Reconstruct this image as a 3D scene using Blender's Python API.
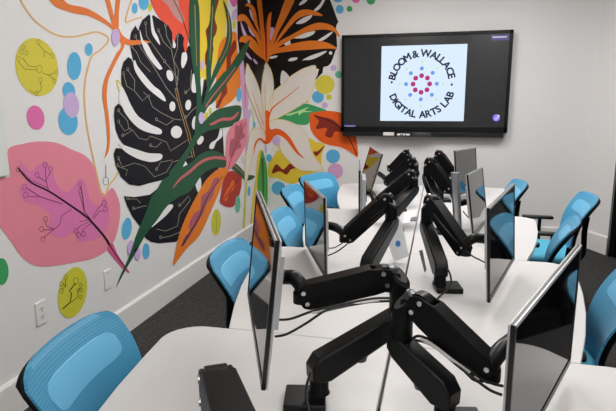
import bpy, bmesh, math, random
from mathutils import Vector, Matrix
from math import sin, cos, pi, radians as R
random.seed(4)
scene = bpy.context.scene
for o in list(bpy.data.objects): bpy.data.objects.remove(o)

# ------------------------------------------------------------ camera
F, YAW, PITCH, ROLL, CAMZ = 537.315, 0.2401, 0.1927, -0.0048, 1.45
def _axes():
    cy, sy, cp, sp = cos(YAW), sin(YAW), cos(PITCH), sin(PITCH)
    f = Vector((-sy*cp, cy*cp, -sp)); r = Vector((cy, sy, 0)); u = r.cross(f)
    cr, sr = cos(ROLL), sin(ROLL)
    return r*cr + u*sr, u*cr - r*sr, f
AX_R, AX_U, AX_F = _axes()
CAM = Vector((0, 0, CAMZ))
cd = bpy.data.cameras.new('camera'); cam = bpy.data.objects.new('camera', cd)
scene.collection.objects.link(cam); scene.camera = cam
cd.sensor_width = 36; cd.sensor_fit = 'HORIZONTAL'; cd.lens = F*36/616
cd.clip_start = 0.02
cam.matrix_world = Matrix(((AX_R.x, AX_U.x, -AX_F.x, 0), (AX_R.y, AX_U.y, -AX_F.y, 0),
                           (AX_R.z, AX_U.z, -AX_F.z, CAMZ), (0, 0, 0, 1)))
def ray(x, y): return AX_R*((x-308)/F) + AX_U*(-(y-205.5)/F) + AX_F
def at(x, y, ax, v):
    d = ray(x, y); t = (v-CAM[ax])/d[ax]; return CAM + d*t
def proj(P):
    d = Vector(P)-CAM; z = d.dot(AX_F); return (308+F*d.dot(AX_R)/z, 205.5-F*d.dot(AX_U)/z)

# ------------------------------------------------------------ light and exposure
scene.view_settings.view_transform = 'Standard'; scene.view_settings.look = 'None'
scene.view_settings.gamma = 1; scene.view_settings.use_curve_mapping = False
scene.view_settings.exposure = 0.19
w = bpy.data.worlds.new('world'); scene.world = w; w.use_nodes = True
w.node_tree.nodes['Background'].inputs[0].default_value = (0.8, 0.85, 0.9, 1)
w.node_tree.nodes['Background'].inputs[1].default_value = 0.3
CEIL = 2.75
LAMPS = [(-0.45, -1.5), (0.9, -1.5), (-0.4, 0.4), (0.95, 0.4), (-0.35, 2.1), (0.85, 2.1), (-0.4, 3.9), (0.75, 3.9)]
LAMP_W = [8.0, 12.0, 1.0, 6.0, 4.5, 6.0, 28.0, 20.0]
for i, (lx, ly) in enumerate(LAMPS):
    ld = bpy.data.lights.new('ceiling_lamp', 'AREA'); ld.shape = 'RECTANGLE'; ld.size = 0.56; ld.size_y = 1.1
    ld.energy = LAMP_W[i]; ld.color = (1.0, 0.983, 0.96)
    lo = bpy.data.objects.new('ceiling_lamp', ld); scene.collection.objects.link(lo); lo.location = (lx, ly, CEIL-0.045)

# ------------------------------------------------------------ materials
EXPO = 0.72
def lin(c):
    out = []
    for v in c:
        v /= 255.; out.append(v/12.92 if v <= .04045 else ((v+.055)/1.055)**2.4)
    return out
def alb(c):
    v = [a/EXPO for a in lin(c)]; k = min(1, .88/max(v)); return [a*k for a in v]
MATS = {}
def mat(name, col, rough=.5, metal=0, spec=.5, noise=0.0, nscale=30, bump=0, bscale=200, raw=False, emit=0, coat=0, ior=1.5, ecol=None):
    if name in MATS: return MATS[name]
    m = bpy.data.materials.new(name); m.use_nodes = True; nt = m.node_tree; b = nt.nodes['Principled BSDF']
    c = lin(col) if raw else alb(col)
    b.inputs['Base Color'].default_value = (*c, 1); b.inputs['Roughness'].default_value = rough
    b.inputs['Metallic'].default_value = metal; b.inputs['Specular IOR Level'].default_value = spec
    b.inputs['IOR'].default_value = ior; b.inputs['Coat Weight'].default_value = coat
    if emit:
        b.inputs['Emission Color'].default_value = (*lin(ecol or col), 1); b.inputs['Emission Strength'].default_value = emit
    tc = nt.nodes.new('ShaderNodeTexCoord')
    if noise:
        n = nt.nodes.new('ShaderNodeTexNoise'); n.inputs['Scale'].default_value = nscale; n.inputs['Detail'].default_value = 4
        nt.links.new(tc.outputs['Object'], n.inputs['Vector'])
        mx = nt.nodes.new('ShaderNodeMix'); mx.data_type = 'RGBA'
        mx.inputs[6].default_value = (*[v*(1-noise) for v in c], 1); mx.inputs[7].default_value = (*[min(1, v*(1+noise)) for v in c], 1)
        nt.links.new(n.outputs['Fac'], mx.inputs[0]); nt.links.new(mx.outputs[2], b.inputs['Base Color'])
    if bump:
        n2 = nt.nodes.new('ShaderNodeTexNoise'); n2.inputs['Scale'].default_value = bscale; n2.inputs['Detail'].default_value = 3
        nt.links.new(tc.outputs['Object'], n2.inputs['Vector'])
        bp = nt.nodes.new('ShaderNodeBump'); bp.inputs['Strength'].default_value = bump; bp.inputs['Distance'].default_value = .002
        nt.links.new(n2.outputs['Fac'], bp.inputs['Height']); nt.links.new(bp.outputs[0], b.inputs['Normal'])
    MATS[name] = m; return m
WALLC = (214, 213, 213)
M_wall = mat('wall_paint', WALLC, .42, noise=.012, nscale=3, bump=.12, bscale=260, spec=.4)
M_ceil = mat('ceiling_tile', (225, 224, 220), .9, noise=.03, nscale=40, bump=.3)
M_base = mat('baseboard_gloss', (212, 210, 208), .16, noise=.01, spec=.6)
M_desk = mat('desk_laminate', (185, 183, 183), .36, noise=.012, nscale=5, spec=.5)
M_deskedge = mat('desk_edge', (190, 188, 186), .5, noise=.02)
M_black = mat('black_plastic', (9, 9, 10), .45, noise=.12, nscale=60, bump=.12, bscale=600, raw=True, spec=.14)
M_blackgl = mat('black_satin', (11, 11, 12), .33, noise=.08, nscale=30, raw=True, spec=.25)
M_bezel = mat('monitor_bezel', (9, 9, 10), .3, noise=.1, raw=True)
M_silver = mat('silver_shell', (186, 187, 190), .34, .35, noise=.03, nscale=15, raw=True)
M_bolt = mat('bolt_steel', (200, 200, 200), .25, .9, noise=.05, raw=True)
M_alu = mat('brushed_aluminium', (160, 162, 165), .28, .9, noise=.06, nscale=80, raw=True)
M_screen = mat('screen_glass', (9, 9, 14), .035, noise=.02, raw=True, spec=.75, ior=1.55)
M_cable = mat('cable_rubber', (18, 18, 18), .45, noise=.1, raw=True)
M_clear = mat('cable_sleeve', (190, 190, 190), .2, noise=.05, raw=True)
M_seat = mat('seat_fabric', (70, 150, 175), .85, noise=.12, nscale=120, bump=.5, bscale=500)
M_grey = mat('grey_plastic', (120, 120, 122), .4, noise=.04, raw=True)
M_dgrey = mat('dark_grey_plastic', (62, 62, 64), .35, noise=.06, raw=True)
M_white = mat('white_plastic', (225, 224, 222), .35, noise=.02)
M_slot = mat('slot_dark', (40, 38, 38), .5, noise=.05, raw=True)
M_paper = mat('paper', (222, 224, 228), .6, noise=.012, nscale=9)
M_blue_ink = mat('blue_ink', (60, 115, 175), .6, noise=.03)
M_greyink = mat('grey_ink', (165, 165, 170), .6, noise=.03)
M_door = mat('door_black', (10, 10, 11), .35, noise=.1, raw=True)
M_glassd = mat('door_dark_glass', (8, 9, 10), .08, noise=.05, raw=True)
M_lampf = mat('lamp_frame', (225, 225, 225), .5, noise=.02)
M_diff = mat('lamp_diffuser', (255, 250, 242), .5, noise=.01, emit=1.5)

def carpet():
    m = bpy.data.materials.new('carpet'); m.use_nodes = True; nt = m.node_tree; b = nt.nodes['Principled BSDF']
    tc = nt.nodes.new('ShaderNodeTexCoord')
    n = nt.nodes.new('ShaderNodeTexNoise'); n.inputs['Scale'].default_value = 85; n.inputs['Detail'].default_value = 6; n.inputs['Roughness'].default_value = .75
    r = nt.nodes.new('ShaderNodeValToRGB'); e = r.color_ramp.elements
    e[0].position = .38; e[0].color = (*[v*.9 for v in alb((34, 34, 35))], 1); e[1].position = .68; e[1].color = (*alb((74, 73, 72)), 1)
    nt.links.new(tc.outputs['Object'], n.inputs['Vector']); nt.links.new(n.outputs['Fac'], r.inputs[0]); nt.links.new(r.outputs[0], b.inputs['Base Color'])
    b.inputs['Roughness'].default_value = .95; b.inputs['Specular IOR Level'].default_value = .15
    bp = nt.nodes.new('ShaderNodeBump'); bp.inputs['Strength'].default_value = .7; bp.inputs['Distance'].default_value = .004
    nt.links.new(n.outputs['Fac'], bp.inputs['Height']); nt.links.new(bp.outputs[0], b.inputs['Normal'])
    return m
M_carpet = carpet()
def mesh_fabric(name, c1, c2):
    m = bpy.data.materials.new(name); m.use_nodes = True; nt = m.node_tree; b = nt.nodes['Principled BSDF']
    tc = nt.nodes.new('ShaderNodeTexCoord')
    wv = nt.nodes.new('ShaderNodeTexWave'); wv.wave_type = 'BANDS'; wv.bands_direction = 'Z'; wv.inputs['Scale'].default_value = 42; wv.inputs['Distortion'].default_value = .6
    wx = nt.nodes.new('ShaderNodeTexWave'); wx.wave_type = 'BANDS'; wx.bands_direction = 'X'; wx.inputs['Scale'].default_value = 60; wx.inputs['Distortion'].default_value = .3
    mu = nt.nodes.new('ShaderNodeMath'); mu.operation = 'ADD'; mh = nt.nodes.new('ShaderNodeMath'); mh.operation = 'MULTIPLY'; mh.inputs[1].default_value = .5
    nt.links.new(tc.outputs['Object'], wv.inputs['Vector']); nt.links.new(tc.outputs['Object'], wx.inputs['Vector'])
    nt.links.new(wv.outputs['Fac'], mu.inputs[0]); nt.links.new(wx.outputs['Fac'], mu.inputs[1]); nt.links.new(mu.outputs[0], mh.inputs[0])
    mx = nt.nodes.new('ShaderNodeMix'); mx.data_type = 'RGBA'; mx.inputs[6].default_value = (*alb(c1), 1); mx.inputs[7].default_value = (*alb(c2), 1)
    nt.links.new(mh.outputs[0], mx.inputs[0]); nt.links.new(mx.outputs[2], b.inputs['Base Color'])
    b.inputs['Roughness'].default_value = .5; b.inputs['Sheen Weight'].default_value = .15
    bp = nt.nodes.new('ShaderNodeBump'); bp.inputs['Strength'].default_value = .3; bp.inputs['Distance'].default_value = .001
    nt.links.new(mh.outputs[0], bp.inputs['Height']); nt.links.new(bp.outputs[0], b.inputs['Normal'])
    return m
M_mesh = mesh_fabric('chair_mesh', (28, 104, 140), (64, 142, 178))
M_mesh2 = mesh_fabric('chair_mesh_light', (74, 146, 184), (96, 166, 200))  # lighter copy of the mesh blue, for light coming through the weave

# ------------------------------------------------------------ mesh helpers
class MB:
    def __init__(s): s.v = []; s.f = []; s.m = []; s.mats = []
    def mi(s, m):
        if m not in s.mats: s.mats.append(m)
        return s.mats.index(m)
    def add(s, vs, fs, m):
        k = len(s.v); s.v += [Vector(v) for v in vs]; i = s.mi(m)
        for f in fs: s.f.append([k+a for a in f]); s.m.append(i)
        return s
    def box(s, c, sz, m, rot=None):
        c = Vector(c); vs = []
        for dx in (-.5, .5):
            for dy in (-.5, .5):
                for dz in (-.5, .5):
                    d = Vector((dx*sz[0], dy*sz[1], dz*sz[2]))
                    if rot is not None: d = rot @ d
                    vs.append(c+d)
        return s.add(vs, [(0, 1, 3, 2), (4, 6, 7, 5), (0, 4, 5, 1), (2, 3, 7, 6), (0, 2, 6, 4), (1, 5, 7, 3)], m)
    def cyl(s, p0, p1, r0, m, r1=None, n=20, ex=1.0):
        return s.tube([p0, p1], [r0, r0 if r1 is None else r1], m, n)
    def tube(s, pts, r, m, n=12, closed=False, cap=True):
        pts = [Vector(p) for p in pts]; N = len(pts)
        if not isinstance(r, (list, tuple)): r = [r]*N
        vs = []; up = None
        for i, p in enumerate(pts):
            if closed: t = pts[(i+1) % N]-pts[i-1]
            else: t = pts[min(i+1, N-1)]-pts[max(i-1, 0)]
            t.normalize()
            if up is None:
                up = Vector((0, 0, 1)) if abs(t.z) < .9 else Vector((1, 0, 0))
            a = t.cross(up); a.normalize(); b = a.cross(t); b.normalize(); up = b
            for k in range(n):
                th = 2*pi*k/n; vs.append(p+a*cos(th)*r[i]+b*sin(th)*r[i])
        fs = []
        for i in range(N if closed else N-1):
            j = (i+1) % N
            for k in range(n):
                l = (k+1) % n; fs.append((i*n+k, i*n+l, j*n+l, j*n+k))
        if cap and not closed: fs.append(tuple(range(n-1, -1, -1))); fs.append(tuple((N-1)*n+k for k in range(n)))
        return s.add(vs, fs, m)
    def prism(s, poly, d, m):
        """poly: list of 3D points (planar), extruded by vector d"""
        n = len(poly); poly = [Vector(p) for p in poly]; d = Vector(d)
        vs = poly+[p+d for p in poly]
        fs = [tuple(range(n-1, -1, -1)), tuple(range(n, 2*n))]+[(i, (i+1) % n, n+(i+1) % n, n+i) for i in range(n)]
        return s.add(vs, fs, m)
    def build(s, name, parent=None, loc=None, bevel=0, smooth=True, seg=2, ang=35):
        me = bpy.data.meshes.new(name)
        off = Vector(loc) if loc is not None else (parent.location if (parent is not None and parent.get('_abs')) else Vector())
        me.from_pydata([v-off for v in s.v], [], s.f)
        for m in s.mats: me.materials.append(m)
        for p, i in zip(me.polygons, s.m): p.material_index = i
        bm = bmesh.new(); bm.from_mesh(me); bmesh.ops.recalc_face_normals(bm, faces=bm.faces); bm.to_mesh(me); bm.free()
        if smooth:
            for p in me.polygons: p.use_smooth = True
            me.set_sharp_from_angle(angle=R(ang))
        o = bpy.data.objects.new(name, me); scene.collection.objects.link(o)
        if loc is not None and parent is None: o.location = loc
        if bevel:
            b = o.modifiers.new('bevel', 'BEVEL'); b.width = bevel; b.segments = seg; b.limit_method = 'ANGLE'; b.angle_limit = R(40)
            b.harden_normals = False
        if parent is not None: o.parent = parent
        return o
def empty(name, loc, label, cat, group=None, rotz=0, absolute=True):
    o = bpy.data.objects.new(name, None); scene.collection.objects.link(o); o.location = loc; o.rotation_euler = (0, 0, rotz)
    o.empty_display_size = .05
    o['label'] = label; o['category'] = cat
    if group: o['group'] = group
    if absolute: o['_abs'] = 1
    return o
def tag(o, label, cat, group=None):
    o['label'] = label; o['category'] = cat
    if group: o['group'] = group
    return o
def struct(o): o['kind'] = 'structure'; return o
def children(o): return [c for c in bpy.data.objects if c.parent == o]
def copy_tree(o, parent=None):
    c = o.copy(); scene.collection.objects.link(c)
    if parent is not None: c.parent = parent
    for ch in children(o): copy_tree(ch, c)
    return c
def spline(pts, closed=False, k=5):
    P = [Vector(p) for p in pts]; n = len(P); out = []
    for i in range(n if closed else n-1):
        p0 = P[i-1] if (closed or i > 0) else P[0]; p1 = P[i]; p2 = P[(i+1) % n]
        p3 = P[(i+2) % n] if (closed or i+2 < n) else P[-1]
        for j in range(k):
            t = j/k
            out.append(.5*((2*p1)+(p2-p0)*t+(2*p0-5*p1+4*p2-p3)*t*t+(3*p1-p0-3*p2+p3)*t**3))
    if not closed: out.append(P[-1])
    return out

# ------------------------------------------------------------ the room
XL, YB, XR = -1.898, 5.7695, 1.58
YF = -2.6
def slab(name, c, sz, m): return struct(MB().box(c, sz, m).build(name, loc=(c[0], c[1], c[2]), smooth=False))
slab('floor', ((XL+XR)/2, (YF+YB)/2, -.05), (XR-XL+.4, YB-YF+.4, .1), M_carpet)
slab('ceiling', ((XL+XR)/2, (YF+YB)/2, CEIL+.05), (XR-XL+.4, YB-YF+.4, .1), M_ceil)
slab('wall_left', (XL-.06, (YF+YB)/2, CEIL/2), (.12, YB-YF+.24, CEIL), M_wall)
slab('wall_back', ((XL+XR)/2, YB+.06, CEIL/2), (XR-XL, .12, CEIL), M_wall)
slab('wall_front', ((XL+XR)/2, YF-.06, CEIL/2), (XR-XL, .12, CEIL), M_wall)
# right wall with a doorway of black glass beside the angled corner
CX, CY1 = 1.425, 5.44
c0 = Vector((CX, YB, 0)); c1 = Vector((XR, CY1, 0))
struct(MB().prism([c0, c1, Vector((XR+.12, CY1, 0)), Vector((XR+.12, YB, 0))], (0, 0, CEIL), M_wall).build('wall_corner', loc=(XR, YB, 0), smooth=False))
DY0, DY1 = 4.35, CY1
GY0 = 2.1   # fixed dark glazing between the plain wall and the door
slab('wall_right', (XR+.06, (YF+GY0)/2, CEIL/2), (.12, GY0-YF, CEIL), M_wall)
slab('wall_right.001', (XR+.06, (GY0+DY1)/2, CEIL-.11), (.12, DY1-GY0, .22), M_wall)
gl = MB(); gz = CEIL-.22
for a_, b_ in ((GY0+.03, .06), ((GY0+DY0)/2, .05), (DY0-.03, .06)): gl.box((XR+.05, a_, gz/2), (.11, b_, gz), M_door)
gl.box((XR+.05, (GY0+DY0)/2, gz-.03), (.11, DY0-GY0-.12, .06), M_door).box((XR+.05, (GY0+DY0)/2, .06), (.11, DY0-GY0-.12, .12), M_door)
win = struct(gl.build('window_1', loc=(XR+.05, (GY0+DY0)/2, 0), smooth=False))
pn = MB().box((XR+.06, (GY0+DY0)/2, gz/2+.03), (.02, DY0-GY0-.13, gz-.19), M_glassd).build('pane', loc=(XR+.05, (GY0+DY0)/2, 0), smooth=False); pn.parent = win; pn.location = (0, 0, 0)
dr = MB()
dz = CEIL-.22
dr.box((XR+.05, DY0+.03, dz/2), (.11, .06, dz), M_door).box((XR+.05, DY1-.03, dz/2), (.11, .06, dz), M_door).box((XR+.05, (DY0+DY1)/2, dz-.03), (.11, DY1-DY0-.12, .06), M_door)
door = struct(dr.build('door_1', loc=(XR+.05, (DY0+DY1)/2, 0), smooth=False))
lf = MB().box((XR+.06, (DY0+DY1)/2, (dz-.06)/2), (.045, DY1-DY0-.124, dz-.064), M_glassd)
l_ = lf.build('door_leaf', loc=(XR+.05, (DY0+DY1)/2, 0), smooth=False); l_.parent = door; l_.location = (0, 0, 0)
h_ = MB().tube([(XR+.04, 4.5, 1.0), (XR-.02, 4.5, 1.0), (XR-.02, 4.5, 1.3), (XR+.04, 4.5, 1.3)], .011, M_alu, 10).build('door_handle', loc=(XR+.05, (DY0+DY1)/2, 0)); h_.parent = door; h_.location = (0, 0, 0)
# baseboards with a sloped glossy top
BH = .176
def baseboard(name, p, q, n):
    p = Vector(p); q = Vector(q); n = Vector(n)
    prof = [(0, 0), (.016, 0), (.016, BH-.012), (.008, BH), (0, BH)]
    struct(MB().prism([p+n*a+Vector((0, 0, z)) for a, z in prof], q-p, M_base).build(name, loc=(p.x, p.y, 0), smooth=False))
baseboard('baseboard_left', (XL, YF, 0), (XL, YB, 0), (1, 0, 0))
baseboard('baseboard_back', (XL+.017, YB, 0), (CX-.002, YB, 0), (0, -1, 0))
dv = (c1-c0).normalized(); baseboard('baseboard_corner', c0, c1, (dv.y, -dv.x, 0))
baseboard('baseboard_right', (XR, YF, 0), (XR, GY0-.001, 0), (-1, 0, 0))
# casing of a wall opening at the left edge
tb = MB().box((XL+.01, 1.34, 1.935), (.02, 1.36, 1.62), mat('casing_paint', (203, 207, 203), .35, noise=.02))
struct(tb.build('trim_1', loc=(XL, 1.37, 1.93), bevel=.004))
# ceiling light panels
for i, (lx, ly) in enumerate(LAMPS):
    where = ['behind the camera on the left', 'behind the camera on the right', 'over the nearest left desk', 'over the nearest right desk', 'over the second left desk', 'over the second right desk', 'over the far left desks', 'over the far right desks'][i]
    t = empty('ceiling_light', (lx, ly, CEIL), 'white rectangular ceiling light panel '+where, 'ceiling light', 'ceiling light panels')
    fm = MB()
    for a, b, c, d in ((-.3, 0, .02, 1.2), (.3, 0, .02, 1.2), (0, -.59, .58, .02), (0, .59, .58, .02)):
        fm.box((lx+a, ly+b, CEIL-.02), (c, d, .04), M_lampf)
    fm.build('frame', t, smooth=False)
    MB().box((lx, ly, CEIL-.018), (.58, 1.16, .02), M_diff).build('diffuser', t, smooth=False)
# ------------------------------------------------------------ the painted mural
PC = dict(Y=(196, 184, 66), P=(205, 104, 158), B=(84, 160, 200), L=(184, 160, 200), O=(232, 124, 58), T=(228, 182, 118), K=(20, 20, 28),
          G=(36, 78, 56), R=(222, 84, 64), y=(250, 218, 72), o=(224, 124, 42), b=(122, 42, 32), D=(160, 48, 40), k=(205, 122, 138), q=(212, 128, 144),
          v=(200, 112, 160), g=(60, 148, 92), t=(92, 166, 136), l=(186, 184, 58), r=(178, 92, 98), c=(150, 146, 132), n=(108, 104, 56), m=(96, 40, 70),
          z=(18, 14, 15), d=(176, 130, 126), W=WALLC, w=(240, 234, 226), u=(206, 188, 118), e=(218, 92, 34), s=(158, 84, 100), h=(168, 214, 148),
          i=(72, 148, 62), a=(160, 130, 84), x=(190, 84, 128), j=(196, 190, 190), p=(192, 150, 186))
def pm(k):
    if k == 'W': return M_wall
    return mat('mural_paint_'+('light_' if k.islower() else '')+k.lower(), PC[k], .5, noise=.03, nscale=14, spec=.2)
MURAL_L = empty('wall_mural', (XL, 3.8, 1.3), 'large painted mural of tropical leaves and circuit lines covering the left wall', 'mural')
MURAL_B = empty('wall_mural', (-1.1, YB, 1.5), 'painted orange fronds, white lily and coloured dots on the back wall beside the television', 'mural')
def xc(y):  # the room corner in the projection used to read the paint outlines off
    z0, z1 = proj((XL, YB, 2.3)), proj((XL, YB, 1.0)); t = (y-z0[1])/(z1[1]-z0[1]); return z0[0]+t*(z1[0]-z0[0])
def clip(poly, left):
    out = []; n = len(poly); s = 1 if left else -1
    ins = lambda p: (xc(p[1])-p[0])*s >= 0
    for i in range(n):
        a, b = poly[i], poly[(i+1) % n]; ia, ib = ins(a), ins(b)
        if ia: out.append(a)
        if ia != ib:
            fa, fb = xc(a[1])-a[0], xc(b[1])-b[0]; t = fa/(fa-fb); out.append((a[0]+(b[0]-a[0])*t, a[1]+(b[1]-a[1])*t))
    return out
JIT = [0, 0]
def wallpt(p, left, layer):
    d = .0006+.0007*layer+JIT[0]
    return (at(p[0], p[1], 0, XL)+Vector((d, 0, 0))) if left else (at(p[0], p[1], 1, YB)-Vector((0, d, 0)))
def ell(cx, cy, rx, ry, sh=0, n=28):
    return [(cx+rx*cos(2*pi*k/n)+sh*sin(2*pi*k/n), cy+ry*sin(2*pi*k/n)) for k in range(n)]
def shape_pts(s):
    kind = s[0]
    if kind == 'E': return ell(*s[3:])
    if kind == 'S': return [tuple(p)[:2] for p in spline([(a, b, 0) for a, b in s[3]], True, 4)]
    return s[3]
def dedupe(pts, e=.03):
    out = []
    for p in pts:
        if not out or abs(p[0]-out[-1][0])+abs(p[1]-out[-1][1]) > e: out.append(p)
    while len(out) > 2 and abs(out[0][0]-out[-1][0])+abs(out[0][1]-out[-1][1]) <= e: out.pop()
    return out
def motif(name, shapes, label=None):
    """shapes: ('S'|'P', colour, layer, pts) | ('E', colour, layer, cx, cy, rx, ry[, shear]) | ('L', colour, layer, pts, width_px[, end width])
       | ('o', colour, layer, x, y, r) ring"""
    JIT[1] += 1
    for left in (True, False):
        mb = MB()
        for si_, s in enumerate(shapes):
            JIT[0] = (JIT[1] % 10)*.00006+(si_ % 5)*.000011
            kind, col, layer = s[:3]; m = pm(col)
            if kind == 'o':
                n = 14; a = ell(s[3], s[4], s[5]*.72, s[5], 0, n); cx = s[3]
                if (cx < xc(s[4])) != left: continue
                a2 = ell(s[3], s[4], s[5]*.72-.38, s[5]-.38, 0, n)
                vs = [wallpt(p, left, layer) for p in a+a2]
                mb.add(vs, [(i, (i+1) % n, n+(i+1) % n, n+i) for i in range(n)], m); continue
            if kind == 'L':
                pts = [tuple(p)[:2] for p in (spline([(a, b, 0) for a, b in s[3]], False, 4) if len(s[3]) > 2 and (len(s) < 7 or s[6]) else [Vector((a, b, 0)) for a, b in s[3]])]
                w0 = s[4]; w1 = s[5] if len(s) > 5 and s[5] is not None else w0; N = len(pts); L_ = []; R_ = []
                for i, p in enumerate(pts):
                    q = Vector(pts[min(i+1, N-1)])-Vector(pts[max(i-1, 0)])
                    if q.length < 1e-6: q = Vector((1, 0))
                    q.normalize(); ww = (w0+(w1-w0)*i/(N-1))/2; L_.append((p[0]-q.y*ww, p[1]+q.x*ww)); R_.append((p[0]+q.y*ww, p[1]-q.x*ww))
                for i in range(N-1):
                    quad = [L_[i], L_[i+1], R_[i+1], R_[i]]; c = clip(quad, left)
                    if len(c) >= 3: mb.add([wallpt(p, left, layer) for p in c], [tuple(range(len(c)))], m)
                continue
            c = dedupe(clip(dedupe(shape_pts(s)), left))
            if len(c) < 3: continue
            vs = [wallpt(p, left, layer) for p in c]
            from mathutils.geometry import tessellate_polygon
            tris = tessellate_polygon([vs])
            mb.add(vs, [tuple(t) for t in tris], m)
        if mb.f:
            par = MURAL_L if left else MURAL_B
            me = bpy.data.meshes.new(name); me.from_pydata([v-par.location for v in mb.v], [], mb.f)
            for m in mb.mats: me.materials.append(m)
            for p, i in zip(me.polygons, mb.m): p.material_index = i
            nrm = Vector((1, 0, 0)) if left else Vector((0, -1, 0))
            bm = bmesh.new(); bm.from_mesh(me)
            for f in bm.faces:
                f.normal_update()
                if f.normal.dot(nrm) < 0: f.normal_flip()
            bm.to_mesh(me); bm.free()
            o = bpy.data.objects.new(name, me); scene.collection.objects.link(o); o.parent = par
            if label: o['label'] = label
def dot(c, x, y, rx, ry, sh=0, layer=2, extra=()): motif('painted_dot', [('E', c, layer, x, y, rx, ry, sh)]+list(extra))
def cl(c, layer, pts, w=.55): return ('L', c, layer, pts, w, w, 0)

# left part: ovals
dot('Y', 36.5, 67, 21.3, 29, 3, 2, [cl('n', 3, [(18, 62), (24, 69), (36, 70)]), cl('n', 3, [(22, 58), (28, 66), (36, 67)]), ('o', 'n', 3, 39, 69, 4), ('o', 'n', 3, 18, 59, 2.6), ('o', 'n', 3, 21, 52, 2.6), ('o', 'n', 3, 26, 53, 2.4), ('o', 'n', 3, 23, 47, 2.4),
    cl('n', 3, [(38, 44), (44, 51), (51, 55)]), cl('n', 3, [(44, 51), (43, 57)]), ('o', 'n', 3, 38, 42, 2.6), ('o', 'n', 3, 52, 56, 2.6),
    cl('n', 3, [(42, 73), (48, 75), (54, 80)]), cl('n', 3, [(48, 75), (54, 73)]), ('o', 'n', 3, 56, 72, 2.4), ('o', 'n', 3, 54, 81, 2.4), cl('n', 3, [(40, 82), (41, 90), (36, 93)]), ('o', 'n', 3, 40, 80, 2.6), ('o', 'n', 3, 36, 93, 2.6), cl('n', 3, [(34, 93), (29, 90)])])
dot('P', 35.3, 117.6, 8.8, 12.2, 1.2)
dot('B', 74, 66, 7, 14, 0); dot('B', 88.5, 49.5, 3.8, 6.4); dot('B', 68.7, 91, 6.3, 9, 1); dot('B', 67.7, 121, 9.7, 14, 1); dot('L', 71, 105, 7.7, 12.7, 1, 3)
dot('g', 1, 271.5, 7.2, 13.5)
dot('l', 72.3, 292.5, 14.2, 25.5, -3.5, 2, [cl('z', 3, [(62, 309), (70, 302), (71, 293), (69, 291), (75, 283)], 1.0), ('o', 'z', 3, 75.5, 281, 3.6), ('o', 'z', 3, 61, 284, 2.6), ('o', 'z', 3, 65, 277, 2.6), ('o', 'z', 3, 61, 291, 2.6), cl('z', 3, [(66, 286), (62, 284)]), cl('z', 3, [(65, 280), (65, 287), (61, 289)]),
    cl('z', 3, [(71, 302), (77, 297), (78, 290), (80, 287)]), ('o', 'z', 3, 80, 285, 2.2), ('o', 'z', 3, 77.5, 290, 2), ('o', 'z', 3, 81, 290, 2), ('o', 'z', 3, 80, 297, 2)])
dot('B', 126.5, 228.7, 4.9, 11, -1.2); dot('L', 130, 247.6, 3.3, 7.5, -.5, 6); dot('L', 137, 253.5, 3.2, 6.6, 0, 6); dot('B', 145.8, 251, 3.6, 8)
dot('l', 216, 222.3, 4.7, 13.3, -.4, 2, [('L', 'n', 3, [(216, 214), (216, 232)], .4)]); dot('t', 237.4, 204, 2.6, 8.6, 0, 5)
dot('B', 134.5, 8.3, 2.8, 5.4); dot('B', 143.6, 2, 5, 8); dot('l', 149.8, 7.6, 2, 4); dot('L', 115.3, 37.5, 4.2, 8.8, 0, 4)
dot('L', 202, 65, 2, 5, 0, 4); dot('L', 200.7, 118, 2.8, 6, 0, 9); dot('l', 206.2, 116, 1.8, 4, 0, 3); dot('l', 210, 111, 1.5, 3.5, 0, 3)
dot('B', 238.7, 95, 2.5, 6.8, 0, 4); dot('l', 234, 25, 1.7, 4.5); dot('L', 248.6, 114, 2, 4.5, 0, 5); dot('B', 254.2, 124.6, 1, 3.2, 0, 5); dot('j', 242.6, 160, 1.4, 4.4, 0, 2); dot('B', 248.7, 191, 1.3, 5, 0, 4)
motif('painted_patch', [('S', 'P', 2, [(229.6, -3), (237, -3), (236.7, 4), (233.5, 7), (230.5, 3)]), ('S', 'L', 2, [(233, 11), (237, 9), (236.8, 19), (232, 20), (231.2, 16)])])
# orange creeping stems with tan outlines
motif('orange_stem', [('S', 'O', 3, [(48, -3), (54.5, 6), (65, 10.6), (77, 14), (88.6, 16), (105, 24), (113, 30), (118, 31), (105, 19.6), (92, 11), (82, 7), (68, 4), (60, -3)]),
    ('S', 'O', 3, [(104.5, -3), (110, 18), (114, 30), (117, 29), (113, 14), (108.5, -3)]), ('S', 'O', 3, [(116, -3), (114.5, 14), (114.5, 29), (118, 29), (118.5, 14), (119.8, -3)]),
    ('S', 'O', 3, [(114, 30), (118, 38), (127, 45), (142, 44), (150, 42), (142, 40), (130, 40), (122, 35), (118, 28)]),
    ('S', 'O', 3, [(118, 38), (121, 46), (116, 54), (110, 66), (104, 80), (102, 95), (104.5, 112), (106.4, 130), (107, 145), (104.3, 158), (108.5, 150), (109.6, 135), (108.6, 118), (106.5, 100), (107.5, 82), (112, 70), (119, 56), (124, 46), (122, 38)])], 'orange stem running down from the top')
motif('tan_outline', [('L', 'T', 2, [(19, -2), (32, 18), (47, 30), (60, 36), (75, 36.5), (88, 33.5), (97, 32), (107, 36.5), (107.5, 42), (100, 50), (92, 56), (88, 67), (84.5, 85), (84.5, 105), (87, 128), (94, 163), (102.6, 196), (109, 185), (117, 174), (125, 155)], 1.5)])
motif('tan_outline', [('L', 'T', 2, [(132, -2), (128, 10), (125.5, 22), (132, 20), (142, 17)], 1.3)])
motif('tan_outline', [('L', 'l', 2, [(122, 100), (117, 84), (116.5, 80), (119, 82), (123, 88)], 1.0)])
motif('pendant_outline', [cl('z', 2, [(105.6, 165), (105.6, 177)], .5), ('o', 'z', 2, 105.6, 181, 4.2)])
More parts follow.
